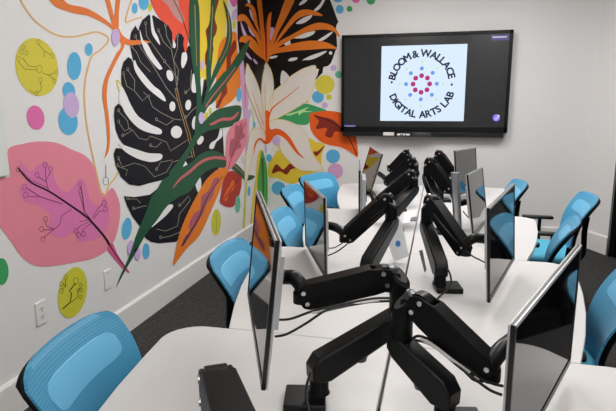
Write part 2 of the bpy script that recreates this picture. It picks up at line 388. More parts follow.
# pink leaf
motif('pink_leaf', [('S', 'q', 1, [(7.7, 149.7), (22, 144), (39.5, 141.4), (57, 143), (72, 149.7), (85.5, 156), (94, 167), (98.6, 182.6), (104, 194), (111.8, 188), (117, 195.7), (120, 206.7), (119.4, 220), (116.5, 234), (112.9, 243), (107.4, 250), (94, 258), (76.7, 262), (48, 266.5), (32.9, 264.8), (20.8, 256), (11, 241.8), (0, 227.5), (-14, 212), (-14, 186), (0, 178), (9, 177), (9.6, 172)]),
    ('S', 'x', 1.5, [(107, 249), (112, 243), (118.3, 256), (129.5, 272.5), (122.7, 269), (114, 259)]),
    ('S', 'v', 2, [(18, 160), (30, 171), (38, 165), (46, 162), (52, 172), (57, 185), (65, 193), (73, 187), (80, 178), (86, 186), (90, 200), (99, 206), (104, 196), (109, 212), (105, 232), (92, 240), (78, 241), (74, 232), (60, 238), (48, 230), (50, 215), (38, 205), (25, 202), (19, 190), (26, 180)]),
    ('L', 'z', 4, [(17.5, 168), (30, 182), (48, 191), (65, 202), (85, 216), (95, 226), (105, 238), (109, 245)], 1.3, 2.2), ('L', 'z', 4, [(105, 238), (115, 254), (125, 268)], 1.0, .5),
    ('o', 'm', 4, 17.5, 169, 3), cl('m', 3, [(20, 170), (30, 180), (47, 188)], .5),
    cl('m', 3, [(45, 168), (45, 178), (48, 190)]), ('o', 'm', 4, 44.5, 165, 3), ('o', 'm', 4, 50, 169, 3), cl('m', 3, [(50, 172), (45, 181)]), ('o', 'm', 4, 36.5, 175, 3), cl('m', 3, [(38, 177), (46, 182)]),
    ('o', 'm', 4, 23.5, 187, 3.2), ('o', 'm', 4, 25, 195, 3.2), cl('m', 3, [(26, 188), (40, 197), (56, 202), (62, 204)], .8), cl('m', 3, [(27, 196), (38, 197)]),
    ('o', 'm', 4, 79.5, 184, 2.6), ('o', 'm', 4, 79.5, 191, 2.4), cl('m', 3, [(80, 186), (82, 195), (84, 212), (90, 219)], .9), cl('m', 3, [(79, 193), (84, 212)]),
    ('o', 'm', 4, 103.5, 203, 3), ('o', 'm', 4, 105, 209, 2.8), cl('m', 3, [(102, 204), (97, 209), (92, 218)]), cl('m', 3, [(104, 211), (99, 211), (93, 219)]),
    cl('m', 3, [(71, 209), (61, 216), (59, 225), (54, 229), (44, 237)]), ('o', 'm', 4, 42.5, 239, 3), ('o', 'm', 4, 41, 229, 3), ('o', 'm', 4, 45, 219, 3), cl('m', 3, [(43, 230), (54, 229)]), cl('m', 3, [(45, 222), (46, 226), (54, 229)]),
    cl('m', 3, [(90, 221), (80, 226), (76, 229)]), cl('m', 3, [(92, 222), (83, 229), (82, 232)]), cl('m', 3, [(87, 220), (79, 222)]), ('o', 'm', 4, 75.5, 231, 2.8), ('o', 'm', 4, 78, 235, 2.8), ('o', 'm', 4, 83, 234, 2.8)], 'wide pink leaf with black circuit veins')
# red leaf at the top
motif('red_leaf', [('S', 'R', 2, [(150, -3), (156, 13.6), (164, 24), (171, 36), (176, 44), (185, 54), (187.7, 42.6), (189.4, 25.6), (189.5, -3), (170, -6)]),
    ('S', 'd', 3, [(159, -3), (176, -4), (179, 8), (184, 20), (181, 23), (173, 15), (167, 5)]), ('L', 'z', 4, [(172, -2), (180, 13.6), (185, 28), (189.5, 43.5)], .7)])
# yellow and orange background leaves with upright green blades
motif('yellow_leaf', [('S', 'y', 1, [(197, -3), (225, -3), (226.5, 18), (224, 45), (216, 62), (210, 78), (204, 84), (199.5, 72), (198.5, 20)])])
motif('orange_shield_leaf', [('S', 'o', 2, [(219.4, 44), (226, 36.6), (235.6, 32), (237.5, 52), (240, 70), (240.3, 85.6), (235, 97.5), (226, 105), (217.7, 108), (214.5, 94), (216, 77), (217, 60)]),
    ('S', 'b', 3, [(234, 40), (236, 48), (231, 57), (230, 68), (226, 80), (227, 92), (223, 98), (218, 108), (215.5, 106), (221, 94), (221, 85), (226, 70), (227, 55)])])
motif('brown_wavy_stripe', [('S', 'b', 2, [(213, -3), (219, -3), (216, 10), (214.6, 18.7), (216.8, 27), (215.6, 34), (211.7, 41), (213.4, 49), (211, 58), (208, 66), (205, 64), (205, 54.5), (207, 47.7), (206.6, 39), (205.4, 30.7), (208.3, 25.6), (210.5, 17), (211.7, 7)])])
# monstera
mon = [(118, 103.4), (122, 107), (127, 115), (134, 124.6), (126, 112), (122, 104), (122, 92), (120.8, 80), (121, 70), (123, 62), (128, 57), (131, 59), (133.5, 64), (131, 52), (129, 42.6), (131, 32), (135, 25.5), (138, 31), (139, 27), (142, 20), (148.6, 14.3), (151, 17), (152.8, 15), (161, 20.5), (168, 25.6), (171.6, 32), (172.6, 44), (174, 46), (175.5, 37), (177.5, 33), (181, 34), (183.7, 38), (183, 44), (185, 55), (187, 48), (188.6, 45), (192, 50), (196, 66), (199, 90), (203, 80), (206, 79), (206.5, 88), (203, 103), (204, 122), (222, 126), (223, 140), (224, 158), (215, 175), (204, 200), (190, 222), (176, 241.8), (158.4, 243.3), (150.6, 241.8), (145, 238), (140, 227), (132, 216.4), (127, 206.7), (123.4, 196), (134, 197), (149.4, 194.7), (158, 188), (162, 180), (149.4, 183), (139, 186), (129, 184.5), (120.5, 177), (115.3, 165.8), (113.3, 154), (115.5, 148), (121, 148.5), (126, 152), (124, 146), (118.7, 138.5), (115.3, 130), (113.6, 116), (114.5, 107)]
wh = [('S', 'W', 4, [(139.2, 29), (142.6, 40), (147, 44), (153, 55), (161, 66.5), (161.5, 69), (158, 69), (150, 60), (144, 50), (140.5, 40)]),
      ('S', 'W', 4, [(149.8, 14), (151, 31), (154, 38), (159.6, 45), (157.5, 37), (154, 30), (151.6, 17)]),
      ('S', 'W', 4, [(133, 64), (136, 73.5), (146, 87), (156, 95.7), (164.6, 101.5), (164.4, 97.4), (159.6, 90.6), (153, 85.5), (144, 75), (137, 66), (134.5, 60)]),
      ('S', 'W', 4, [(118.5, 100), (122, 107.6), (125.6, 114.4), (134, 124.6), (142.6, 130.6), (154.5, 134), (160.5, 134), (161.3, 130.6), (158, 128), (149.4, 124), (137.5, 116), (130, 104), (125.6, 94), (120.5, 86)]),
      ('S', 'W', 4, [(118, 143), (124, 151), (132.4, 156.4), (141, 160), (151, 162), (159.6, 160), (162, 156.4), (159.6, 153.7), (147.7, 153), (134, 148.7), (126, 146)]),
      ('S', 'W', 4, [(182, 53), (186, 53), (186.6, 60), (183, 68), (181, 66), (180.8, 60)]), ('S', 'W', 4, [(172.8, 42), (175.4, 44), (174.5, 48), (172.5, 47)]),
      ('S', 'W', 4, [(193, 73), (196, 84), (196.4, 92), (192, 92), (191, 86)]), ('S', 'W', 4, [(200, 80), (203.5, 79), (199.5, 104), (197.5, 90)]),
      ('E', 'W', 4, 169.5, 75.6, 3.3, 5.6, 1.2), ('E', 'W', 4, 172, 106.4, 3, 4.9, 0), ('E', 'W', 4, 187.8, 105, 2.9, 5.2, -.4), ('E', 'W', 4, 176, 132, 5.6, 6.2, 0), ('E', 'W', 4, 194.5, 122.5, 2.9, 6.6, -.8), ('E', 'W', 4, 200, 140.3, 3.0, 4.4, -1.4), ('E', 'W', 4, 194, 126.7, 2, 2.8),
      ('S', 'W', 4, [(178.5, 170), (179.5, 163), (183, 160), (186, 162.5), (186.5, 166), (181, 170)]), ('S', 'W', 4, [(195, 184), (199.5, 177), (201, 185), (199, 194)]),
      ('S', 'W', 4, [(151, 227), (157, 215), (165, 206.5), (171, 204.3), (172.5, 207), (166, 215), (158, 222)]),
      ('S', 'W', 4, [(220.4, 127), (222, 136), (216, 142), (213, 148.5), (209, 148), (210.5, 143), (217, 138)])]
ci = []
for pl in ([(131, 47), (136, 52), (140, 62), (150, 72)], [(135, 37), (141, 49), (152, 65), (160, 78), (166, 88), (177, 101)], [(145, 24), (146, 36), (156, 50), (163, 60)], [(158, 31), (163, 42), (171, 50), (174, 66), (176, 85)], [(165, 26), (166, 36), (172, 48)],
           [(123, 74), (126, 86), (134, 91), (142, 101), (147, 96), (143, 92)], [(127, 70), (134, 80), (134, 90)], [(148, 97), (152, 107), (161, 113), (173, 119), (181, 120)], [(156, 120), (166, 125), (173, 120)],
           [(118, 111), (127, 121), (128, 128), (133, 131)], [(118, 122), (124, 131), (130, 128)], [(122, 136), (132, 130), (138, 138), (146, 140), (150, 136), (166, 142), (170, 151), (187, 140)], [(150, 146), (156, 147), (161, 142)],
           [(118, 159), (122, 167), (134, 163), (144, 166), (154, 177), (166, 172), (172, 162), (192, 156)], [(117, 166), (127, 170), (125, 176)], [(156, 170), (160, 162), (172, 160)], [(177, 36), (177, 48), (173, 60), (178, 70), (176, 90)], [(185, 93), (190, 88), (191, 70)],
           [(127, 199), (136, 199), (140, 203)], [(133, 209), (143, 206), (146, 206)], [(179, 206), (188, 196), (190, 200), (179, 214), (177, 226), (165, 231), (156, 229)], [(160, 238), (170, 236), (182, 231)], [(185, 118), (192, 110), (196, 107)], [(164, 62), (168, 66), (178, 80)]):
    ci.append(cl('c', 5, pl, .45)); ci.append(('o', 'c', 5, pl[0][0], pl[0][1]-.8, 1.7))
motif('monstera_leaf', [('P', 'K', 3, mon)]+wh+ci+[('L', 'a', 5, [(174.5, 88), (179, 107.6), (187, 135), (192, 158)], .6), ('L', 'a', 5, [(176.5, 88), (181, 107.6), (189.5, 135), (194, 157)], .6)], 'black monstera leaf with fine circuit lines')
# green blades
motif('green_blade', [('S', 'G', 6, [(225, 157), (215, 151), (205, 151.5), (197, 156), (190, 163), (180, 168), (171, 174), (162, 180), (156, 190), (150.6, 197), (145, 212.5), (137, 232), (132, 245.6), (127, 260), (119.5, 276), (115.5, 288.5), (118, 283), (126, 268), (133.5, 255.4), (141, 241.8), (146.8, 232), (156.5, 220), (166, 206.7), (178, 197), (187, 193), (194, 186), (199, 178), (205, 172), (215, 167.5), (225, 167)]),
    ('S', 'r', 7, [(171.7, 189), (180, 180), (190, 172.6), (200.7, 163.5), (212.6, 159), (224.5, 160), (224.5, 157), (212.6, 156.4), (200.7, 160.2), (187, 171.6), (178, 179)]),
    ('S', 'G', 6, [(229.7, 160.5), (238, 165.5), (246, 173.8), (254.4, 176), (250, 180), (243, 178.7), (234.8, 171), (227, 165)]), ('L', 'd', 7, [(231, 163.5), (238, 169), (245, 176)], .7, .3)], 'long dark green blade with pink midrib sweeping down left')
motif('green_blade', [('S', 'G', 7, [(202, 124), (195, 132), (187, 147), (176, 163), (168, 174), (178, 173), (186, 159), (196, 142), (204, 132.5), (215, 129), (229.7, 126.5), (234, 123), (239.5, 119), (240, 106), (226, 107), (214, 111), (204, 121)]),
    ('S', 'r', 8, [(209, 124), (221, 118), (231, 117), (237, 112), (237.5, 114), (232, 120), (221, 121), (212, 125)])])
motif('green_blade', [('S', 'G', 8, [(249.5, 40), (243, 46), (234.8, 58), (228, 68), (221, 75), (209, 90.7), (202, 103), (199, 113), (203, 114), (208, 106), (214, 101), (226, 84), (238, 67), (244, 57)]), ('L', 'r', 9, [(205, 107), (211, 97.5), (226, 79), (235, 67)], 1.3, .9)])
motif('green_blade', [('S', 'G', 7, [(190.5, -3), (188.7, 10), (188.7, 34), (191, 60), (194.5, 80), (196, 102), (194, 130), (197, 138), (200.7, 120), (201, 100), (199.7, 80), (199.3, 60), (199, 15), (196, -3)]), ('L', 'a', 8, [(194, 5), (195, 35), (196, 66)], .9, .5)])
motif('green_blade', [('S', 'G', 7, [(211, -3), (215, -3), (214, 17), (212.6, 42.6), (211.7, 58), (210.4, 72), (210, 86), (203, 104), (200, 110), (206, 90), (205.8, 70), (206.6, 56), (208, 34), (210, 13.6)]), ('L', 'a', 8, [(212, 6), (210.5, 35), (209, 60)], .8, .5)])
motif('green_blade', [('S', 'G', 7, [(222.5, 0), (228.8, 13.6), (231.4, 29), (231, 42.6), (227, 54.5), (221, 66), (213.6, 80), (206, 96), (209, 84), (214.6, 67), (221, 53), (225.4, 41), (227, 27), (225.4, 13.6)]), ('L', 'a', 8, [(227, 12), (229.2, 30), (227.5, 45), (219, 63)], .8, .5)])
# lilac stripe, small pink leaf, red leaf, orange leaf
motif('lilac_stripe', [('S', 'p', 3, [(239.3, 60), (243, 60), (245, 80), (247.4, 90), (248.3, 102), (247.5, 112), (248.8, 120), (247.5, 150), (246.5, 176), (245, 150), (243.6, 122), (242, 105), (240.5, 85)]), ('L', 'x', 4, [(244.6, 84), (245, 108)], 1.1, .8)])
motif('small_pink_leaf', [('S', 'k', 8, [(227, 171), (225.4, 160), (225.4, 150.6), (226.5, 135), (231, 126), (239.7, 120.2), (245.8, 119.5), (246.3, 134.5), (244, 147), (236.4, 161)]),
    ('S', 's', 9, [(228.5, 152), (230, 140), (233.5, 138), (234.5, 126), (238.5, 126), (241, 122), (242, 132), (244.5, 136), (239.5, 141), (240.5, 147), (235.5, 150), (232.5, 156), (230, 158)]), ('L', 'D', 10, [(227.5, 169), (231, 156), (237, 140), (245, 122)], .8, .6)])
motif('dark_red_leaf', [('S', 'D', 4, [(227, 172), (238, 172), (241.5, 180), (239.5, 193.6), (234, 205.6), (226.7, 207), (220, 203), (220, 197), (222.4, 183)]), ('S', 'e', 5, [(226, 190), (229, 186), (232, 180), (235, 184), (233, 190), (229, 193), (226, 201), (223, 199)]), ('L', 'z', 6, [(224, 199), (231, 189), (238, 179)], .7, .5)], 'dark red leaf')
motif('orange_leaf', [('S', 'o', 8, [(172.7, 265), (175.6, 247.6), (178, 236), (183.8, 220), (193, 201), (203, 183.4), (208, 177), (216, 170), (224.5, 167.3), (228, 170), (223, 179.5), (219.4, 190), (211.4, 209), (199.4, 234.5), (187.5, 247), (180, 256)]),
    ('S', 's', 9, [(181, 247), (184, 236), (190, 232), (188, 226), (193, 214), (199, 210), (200, 204), (201, 196), (208, 190), (214, 178), (219, 180), (214, 188), (212, 196), (206, 204), (202, 214), (197, 222), (192, 232), (187, 240)]),
    ('L', 'z', 10, [(181, 246), (188, 234), (197, 220), (204, 203), (211, 190), (222, 176)], 1.4, .5)], 'orange leaf with a purple zigzag')
# yellow-green uprights and the green spear in the corner
motif('lime_upright', [('P', 'l', 2, [(245, 182), (247, 182), (244.7, 228), (242.5, 229)]), ('S', 'y', 2, [(257.5, 155), (261, 150), (260.5, 166), (258, 185), (255, 200), (252.4, 223), (250, 224), (252.5, 198), (255.8, 174)]), ('L', 'l', 3, [(252, 135), (253.5, 118), (250, 108)], .9)])
motif('green_spear_leaf', [('S', 'i', 4, [(261.7, 150), (265, 160), (267.3, 172), (267.3, 205), (262.6, 203), (258, 192), (257.2, 181), (259, 165)]), ('L', 'G', 5, [(262, 158), (262.5, 175), (263, 196)], 2.2, 1.2)])
# the black flower behind orange fronds
bk = [(237, -6), (328, -6), (334, 10), (338.3, 22), (336, 26), (337.2, 46), (333, 58), (331, 63), (328, 66), (323.5, 67), (322.4, 73), (314.8, 80.6), (317.5, 75), (319, 69), (306, 68), (292.6, 75), (281, 85), (274, 91), (272, 103), (262, 104), (258, 90), (252, 88), (246, 84), (244, 70), (240.6, 62), (239, 50), (237.4, 38)]
wm = [[(299, 4.5), (303, 0), (308, -2), (306, 2), (301, 5)], [(313.6, 10.6), (320, 4), (323.5, -2), (325, 0), (320.5, 8), (316, 11)], [(296, 23.5), (303, 18), (312, 15), (310, 19), (303, 23.4)], [(294, 38), (302, 34), (314.6, 31), (313, 34.5), (305, 38), (299, 38.5)],
      [(317, 41), (326, 35), (332.5, 31.6), (331, 34.5), (324, 40), (319, 41.5)], [(302.5, 60), (310, 56), (320, 52.5), (327, 51), (322, 55), (312, 59.5), (304, 60.2)], [(288, 60.5), (291, 58), (297.5, 57.6), (296, 60), (291, 61.3)], [(270, 57), (277, 55.5), (276.5, 57.5), (271, 58.7)],
      [(281, 85), (282.2, 70.5), (290, 78.5)], [(246.5, -2), (249, -2), (250, 4), (248.5, 4)]]
lm = [[(249, 9), (252, 13), (255.4, 20), (256, 22.5), (253, 21), (250, 15)], [(240.3, 21), (243, 27), (247, 36.5), (243.5, 35.5), (241.3, 29)], [(247.5, 25), (252, 31), (256.3, 37.5), (252.5, 35.8), (249, 31)], [(245, 51.5), (248, 54), (252, 59.8), (249, 58.5), (246, 55)], [(253.5, 58.5), (257.5, 63), (256, 64.2), (253.3, 61)], [(270, 28), (274.5, 28.5), (273, 36), (271.5, 43), (269.8, 36)], [(241, 63), (243, 66), (244, 80), (242, 78)]]
motif('black_flower', [('P', 'z', 2, bk)]+[('S', 'W', 3, p) for p in wm]+[('S', 'L', 3, p) for p in lm]+[('E', 'W', 3, 287.3, 42.6, 3.4, 3.4), ('E', 'W', 3, 330.7, 53, 1.7, 1.7), ('E', 'W', 3, 276.7, 46, 1.5, 1.3)], 'black flower mass behind the orange fronds')
for pts in ([(256.3, -3), (260.6, -3), (263, 18), (264.8, 34), (267.4, 63), (264, 58), (260.6, 39), (258.9, 20)], [(271.6, 12), (268, 17), (266, 34), (264.5, 52), (266.5, 64), (269, 56), (270.4, 34), (271, 20)],
            [(287, -3), (295.5, -3), (287.8, 15), (279.3, 30.7), (274, 44), (269, 60), (266.5, 62), (268, 50), (273.3, 34), (278.4, 18.7)], [(323, 15.6), (315, 11), (303, 9.6), (294.6, 14.5), (286, 25.6), (276, 41), (268, 56), (278, 41.5), (289.5, 27.5), (298, 19), (308, 15.2), (316.8, 15.7)],
            [(339.6, 35), (333, 26), (320, 22.6), (308, 26), (293, 34), (276, 44), (267, 58), (279.3, 47), (294.6, 38), (310, 31.5), (323.6, 29.6), (333.8, 31.5), (338, 36.6)], [(337.4, 48.7), (327, 42.6), (311.7, 40.6), (294.6, 43.2), (277.6, 48.3), (267.4, 49.8), (266.3, 61), (272.5, 54.5), (291, 51.3), (311.7, 49.6), (327, 48.7)],
            [(244.6, 6.3), (247.4, 3), (252.3, 5.6), (255.4, 11.7), (257.4, 24.3), (261, 38), (257, 30), (253.6, 22.4), (251, 11), (248, 6.6)], [(237, 21.4), (238, 15.6), (243.5, 14.3), (248.6, 19.3), (253.4, 28), (259.5, 37.5), (266, 60), (260, 50), (255, 37), (248.2, 26.5), (244.3, 21.3), (239.6, 21.2)],
            [(239, 42), (241, 36.6), (249.5, 36), (257, 43.8), (267, 61), (257, 55), (247.6, 45.4), (242.7, 42.2)]):
    motif('orange_frond', [('S', 'o', 5, pts)])
motif('frond_shadow_stripe', [('S', 'b', 6, [(265.2, 26), (267, 26), (267, 56), (265.8, 60)])])  # narrow dark brown stripe painted down the middle of the fronds
# white lily
def petal(pts, out='u'):
    motif('lily_petal', [('S', 'w', 6, pts), ('L', out, 7, pts+[pts[0]], .7)])
petal([(266, 62.6), (271, 70), (273.6, 82), (273.3, 96), (270.5, 112), (268.5, 126), (264, 128), (262, 110), (261, 90), (262.5, 74)])
petal([(246.3, 63.5), (252, 73), (257, 84), (261, 98), (263.5, 112), (266, 122), (264, 131), (258, 119), (253, 106), (248.5, 95), (244.8, 80)])
petal([(316, 66), (306, 67.6), (292.6, 75), (280.7, 85.6), (273, 93), (268.5, 108), (267, 121), (275.6, 119), (287.5, 113), (302.8, 104), (309.7, 97.5), (315, 82)])
petal([(270, 120), (282, 119.5), (294, 123.4), (304, 130), (309.4, 142), (313, 154), (323, 169.4), (311, 171), (299, 169.4), (289, 161), (282, 152.4), (279, 144), (271, 134)])
petal([(265, 142), (258, 138.5), (254.5, 143), (252.6, 155), (250, 167), (245, 183), (244.6, 165), (247.5, 145), (250, 132), (257, 128), (264, 131)])
motif('orange_stamen', [('S', 'e', 8, [(265.3, 112), (269.5, 112), (269.3, 121), (270.5, 129), (277, 128.6), (283, 130.8), (289.8, 137), (295, 145.6), (299, 152.4), (304.7, 158.5), (297, 153.5), (291, 146), (286, 139.5), (278.7, 135), (274, 137), (270.5, 142), (267, 144), (264, 143), (260, 139.6), (257, 142), (254.6, 148), (253.4, 155), (253.6, 146), (256, 140.5), (260, 137.8), (265, 140.5), (265.4, 130)]),
    ('L', 'e', 8, [(265.8, 116), (265.3, 100), (265.6, 84)], .9, .3), ('L', 'e', 8, [(268.4, 118), (272, 109), (278.7, 103), (290, 94.6), (299.5, 86.4)], 1.8, .5), ('L', 'e', 8, [(262.5, 124), (260.8, 118), (257, 108), (251.5, 92)], .8, .3)], 'orange heart of the white lily')
dot('L', 276.8, 140.5, 3.9, 4.5, 0, 9); dot('L', 266, 149, .9, 4, 0, 9); dot('B', 269.2, 157.8, 2.8, 3.8, 0, 5)
motif('olive_curl', [('L', 'u', 5, [(272, 150), (275, 146), (276.5, 143), (279, 148), (281, 153)], .7)])
motif('yellow_splash', [('S', 'y', 1, [(268.5, 164), (272.8, 157.5), (278.7, 150), (290, 158), (300, 166), (312, 168), (320.5, 169.5), (311, 173.7), (302.6, 178.8), (294, 184), (285.5, 182), (277, 178), (268.5, 177)]), ('S', 'y', 1, [(309, 138.5), (316, 142), (325, 144.5), (322, 154), (320.8, 168), (314, 158)]),
    ('S', 'b', 3, [(272, 173.2), (275.7, 164.3), (280, 166.8), (283.6, 169.4), (290.3, 163.5), (295.5, 167.7), (291, 169.5), (286.6, 174.6), (280, 171.3)]), ('S', 'b', 3, [(313.5, 151.5), (318, 151), (324.5, 145.4), (320.5, 152.4), (316, 156)])])
motif('green_leaf', [('S', 'g', 2, [(274.5, 119), (284, 112.4), (294.3, 106), (306, 103.6), (318, 107), (327, 111), (320, 117), (311, 121), (306, 124.8), (294, 124), (284, 121.4)]), ('S', 'h', 3, [(286, 114.6), (295, 112), (303, 109), (309, 107), (305, 110.5), (313, 111.5), (303, 112.5), (299, 115.5), (298, 112.8), (290, 115.6)])])
motif('rust_orange_leaf', [('S', 'e', 3, [(309.7, 118.8), (310, 113.5), (325, 111), (340, 112.5), (350, 120), (355.6, 134), (358, 156.6), (350, 151.5), (340, 147), (328, 144.7), (318, 139.6), (311, 130)]),
    ('S', 'b', 4, [(316, 128.8), (319, 121), (314.5, 116), (322, 117), (331, 119), (338, 124), (342.6, 132), (335, 131.5), (331.6, 137.4), (325, 135.4), (327, 128)]), ('L', 'z', 5, [(314, 115), (330, 121), (345, 132), (352, 144), (357, 155)], .7, .9)])
for d_ in (('Y', 325, 84.7, 9.5, 9.6), ('B', 318, 97, 6, 6), ('l', 329, 97, 2.8, 2.8), ('L', 324.7, 105.3, 3, 3), ('l', 307, 101.4, 1.5, 1.5), ('L', 333.5, 68, 3, 3), ('t', 338.6, 74.5, 3.4, 3.6), ('B', 339.7, 9.4, 4, 4.4), ('g', 349.5, 8.9, 2.9, 3), ('B', 338, -1, 4.8, 3.4), ('P', 356, -1.5, 4.3, 4.6), ('g', 371, .3, 4.3, 4.4),
           ('B', 333, 156.3, 7, 7), ('p', 335.4, 171, 7.6, 7.8), ('B', 278.5, 188, 6.8, 6.8)):
    dot(d_[0], *d_[1:], 0, 2.5 if d_[0] != 'B' else 2)
motif('painted_dot', [('E', 'g', 2, 352, 190.3, 5.6, 6.6), ('E', 'j', 3, 354.8, 191.2, 5, 5.6)])
motif('signature', [('L', 'j', 2, [(337.5, 148.4), (342, 149.6)], .5), ('L', 'c', 2, [(346.5, 150.8), (350, 152.5), (353, 154.4)], .5)])
# ------------------------------------------------------------ television
TY = YB-.088
tl, tr_, br_, bl_ = at(341, 35.2, 1, TY), at(513.6, 29.8, 1, TY), at(507.3, 132, 1, TY), at(342, 132.3, 1, TY)
TX0, TX1 = (tl.x+bl_.x)/2, (tr_.x+br_.x)/2; TZ0, TZ1 = (bl_.z+br_.z)/2, (tl.z+tr_.z)/2
TCX, TCZ = (TX0+TX1)/2, (TZ0+TZ1)/2; TW, TH = TX1-TX0, TZ1-TZ0
tv = empty('television', (TCX, YB, TZ0), 'large black wall-mounted interactive television showing a white square logo', 'television')
MB().box((TCX, TY+.03, TCZ), (TW, .06, TH), M_bezel).build('housing', tv, bevel=.006)
MB().box((TCX, YB-.014, TCZ), (.7, .026, .45), M_dgrey).build('wall_bracket', tv, bevel=.003)
bz = .032
fr = MB()
for c, s in (((TCX, TY-.004, TZ1-bz/2), (TW, .012, bz)), ((TCX, TY-.004, TZ0+.0275), (TW, .012, .055)), ((TX0+bz/2, TY-.004, TCZ), (bz, .012, TH)), ((TX1-bz/2, TY-.004, TCZ), (bz, .012, TH))):
    fr.box(c, s, M_blackgl)
fr.build('bezel', tv, bevel=.003)
M_tvs = mat('tv_screen', (26, 26, 28), .22, raw=True, emit=.55, spec=.5)
SX0, SX1, SZ0, SZ1 = TX0+bz, TX1-bz, TZ0+.055, TZ1-bz
scr = MB().box(((SX0+SX1)/2, TY-.0008, (SZ0+SZ1)/2), (SX1-SX0, .002, SZ1-SZ0), M_tvs).build('screen', tv, smooth=False)
M_page = mat('tv_page', (20, 20, 20), .3, raw=True, emit=.93, ecol=(212, 230, 248), spec=.3)
def flat(name, polys, m, parent, y, label=None):
    mb = MB()
    for p in polys: mb.prism([(a, y, b) for a, b in p], (0, .0006, 0), m)
    o = mb.build(name, parent, loc=tv.location, smooth=False)
    if label: o['label'] = label
    return o
def rect(x0, x1, z0, z1): return [(x0, z0), (x1, z0), (x1, z1), (x0, z1)]
q = [at(381, 46.2, 1, TY-.002), at(467.2, 43.9, 1, TY-.002), at(463.9, 121, 1, TY-.002), at(380.8, 121, 1, TY-.002)]
QX0, QX1, QZ0, QZ1 = (q[0].x+q[3].x)/2, (q[1].x+q[2].x)/2, (q[2].z+q[3].z)/2, (q[0].z+q[1].z)/2
QS = QX1-QX0
flat('logo_page', [rect(QX0, QX1, QZ0, QZ1)], M_page, scr, TY-.003)
def emat(n, c): return mat('tv_ink_'+n, (12, 12, 12), .3, raw=True, emit=.9, ecol=c, spec=.3)
I_navy, I_mag, I_blue, I_lime, I_pur, I_wht = emat('navy', (26, 36, 62)), emat('magenta', (176, 42, 122)), emat('blue', (104, 152, 226)), emat('lime', (200, 226, 150)), emat('purple', (88, 76, 168)), emat('white', (225, 225, 240))
QCX, QCZ = QX0+.487*QS, QZ0+.494*(QZ1-QZ0)
def disc(cx, cz, r, n=20): return [(cx+r*cos(2*pi*k/n), cz+r*sin(2*pi*k/n)) for k in range(n)]
for m, rr, r, nm in ((I_mag, .098, .029, 'logo_dot'), (I_blue, .182, .0235, 'logo_dot'), (I_lime, .258, .0125, 'logo_dot')):
    for k in range(8):
        a = pi/2+k*pi/4; flat(nm, [disc(QCX+rr*QS*cos(a), QCZ+rr*QS*sin(a), r*QS)], m, scr, TY-.0042)
for a in (pi-.07, .07-.1+0):
    flat('logo_bullet', [disc(QCX+.356*QS*cos(a), QCZ+.356*QS*sin(a), .0135*QS)], I_navy, scr, TY-.0042)
def glyph(ch, size, off=0.0):
    cu = bpy.data.curves.new('t', 'FONT'); cu.body = ch; cu.size = size; cu.align_x = 'LEFT'; cu.bevel_depth = off; cu.bevel_resolution = 0; cu.extrude = .0002; cu.resolution_u = 3
    ob = bpy.data.objects.new('t', cu); scene.collection.objects.link(ob)
    bpy.context.view_layer.update(); dg = bpy.context.evaluated_depsgraph_get()
    me = bpy.data.meshes.new_from_object(ob.evaluated_get(dg)); bpy.data.objects.remove(ob)
    xs = [v.co.x for v in me.vertices]; c = (min(xs)+max(xs))/2 if xs else 0
    for v in me.vertices: v.co.x -= c
    return me, (max(xs)-min(xs) if xs else 0)
def arc_text(word, radius, a0, a1, top, size, space):
    gl = [(None, space) if ch == ' ' else glyph(ch, size, size*.036) for ch in word]
    gap = size*.12; tot = sum(g[1] for g in gl)+gap*(len(gl)-1); s = 0
    for (me, wd), ch in zip(gl, word):
        t = (s+wd/2)/tot; a = a0+(a1-a0)*t; s += wd+gap
        if me is None: continue
        base = radius-size*.36 if top else radius+size*.36
        rot = a-pi/2 if top else a+pi/2
        M = Matrix.Translation((QCX+base*cos(a), TY-.0062, QCZ+base*sin(a))) @ Matrix.Rotation(-rot, 4, 'Y') @ Matrix.Rotation(pi/2, 4, 'X')
        me.transform(M); me.transform(Matrix.Translation(-tv.location))
        me.materials.clear(); me.materials.append(I_navy)
        o = bpy.data.objects.new('logo_letter', me); scene.collection.objects.link(o); o.parent = scr
arc_text('BLOOM & WALLACE', .362*QS, R(170), R(11), True, .116*QS, .02*QS)
arc_text('DIGITAL ARTS LAB', .362*QS, R(201), R(344), False, .116*QS, .035*QS)
# purple captions too small to read, and the round purple badge
def sx(x, y): p = at(x, y, 1, TY-.003); return p.x, p.z
a, b = sx(344, 128), sx(356, 125); flat('caption', [rect(a[0], b[0], a[1], b[1])], I_pur, scr, TY-.003)
a, b = sx(345, 127), sx(355, 126); flat('caption_text', [rect(a[0]+i*(b[0]-a[0])/9, a[0]+(i+.8)*(b[0]-a[0])/9, a[1], b[1]) for i in range(9)], I_wht, scr, TY-.004)
a, b = sx(491, 40.5), sx(509, 34.5); flat('caption', [rect(a[0], b[0], a[1], b[1])], mat('tv_ink_dark_purple', (58, 52, 104), .3, raw=True, emit=.7), scr, TY-.003)
a, b = sx(492.5, 37.8), sx(507, 36.2); flat('caption_text', [rect(a[0]+i*(b[0]-a[0])/12, a[0]+(i+.8)*(b[0]-a[0])/12, a[1], b[1]) for i in range(12)], I_wht, scr, TY-.004)
a, b = sx(495.5, 39.9), sx(504, 39.1); flat('caption_text', [rect(a[0]+i*(b[0]-a[0])/6, a[0]+(i+.8)*(b[0]-a[0])/6, a[1], b[1]) for i in range(6)], I_pur, scr, TY-.004)
a = sx(496.3, 117.8); flat('badge', [disc(a[0], a[1], .034)], mat('tv_ink_lilac', (112, 96, 200), .3, raw=True, emit=.8), scr, TY-.003)
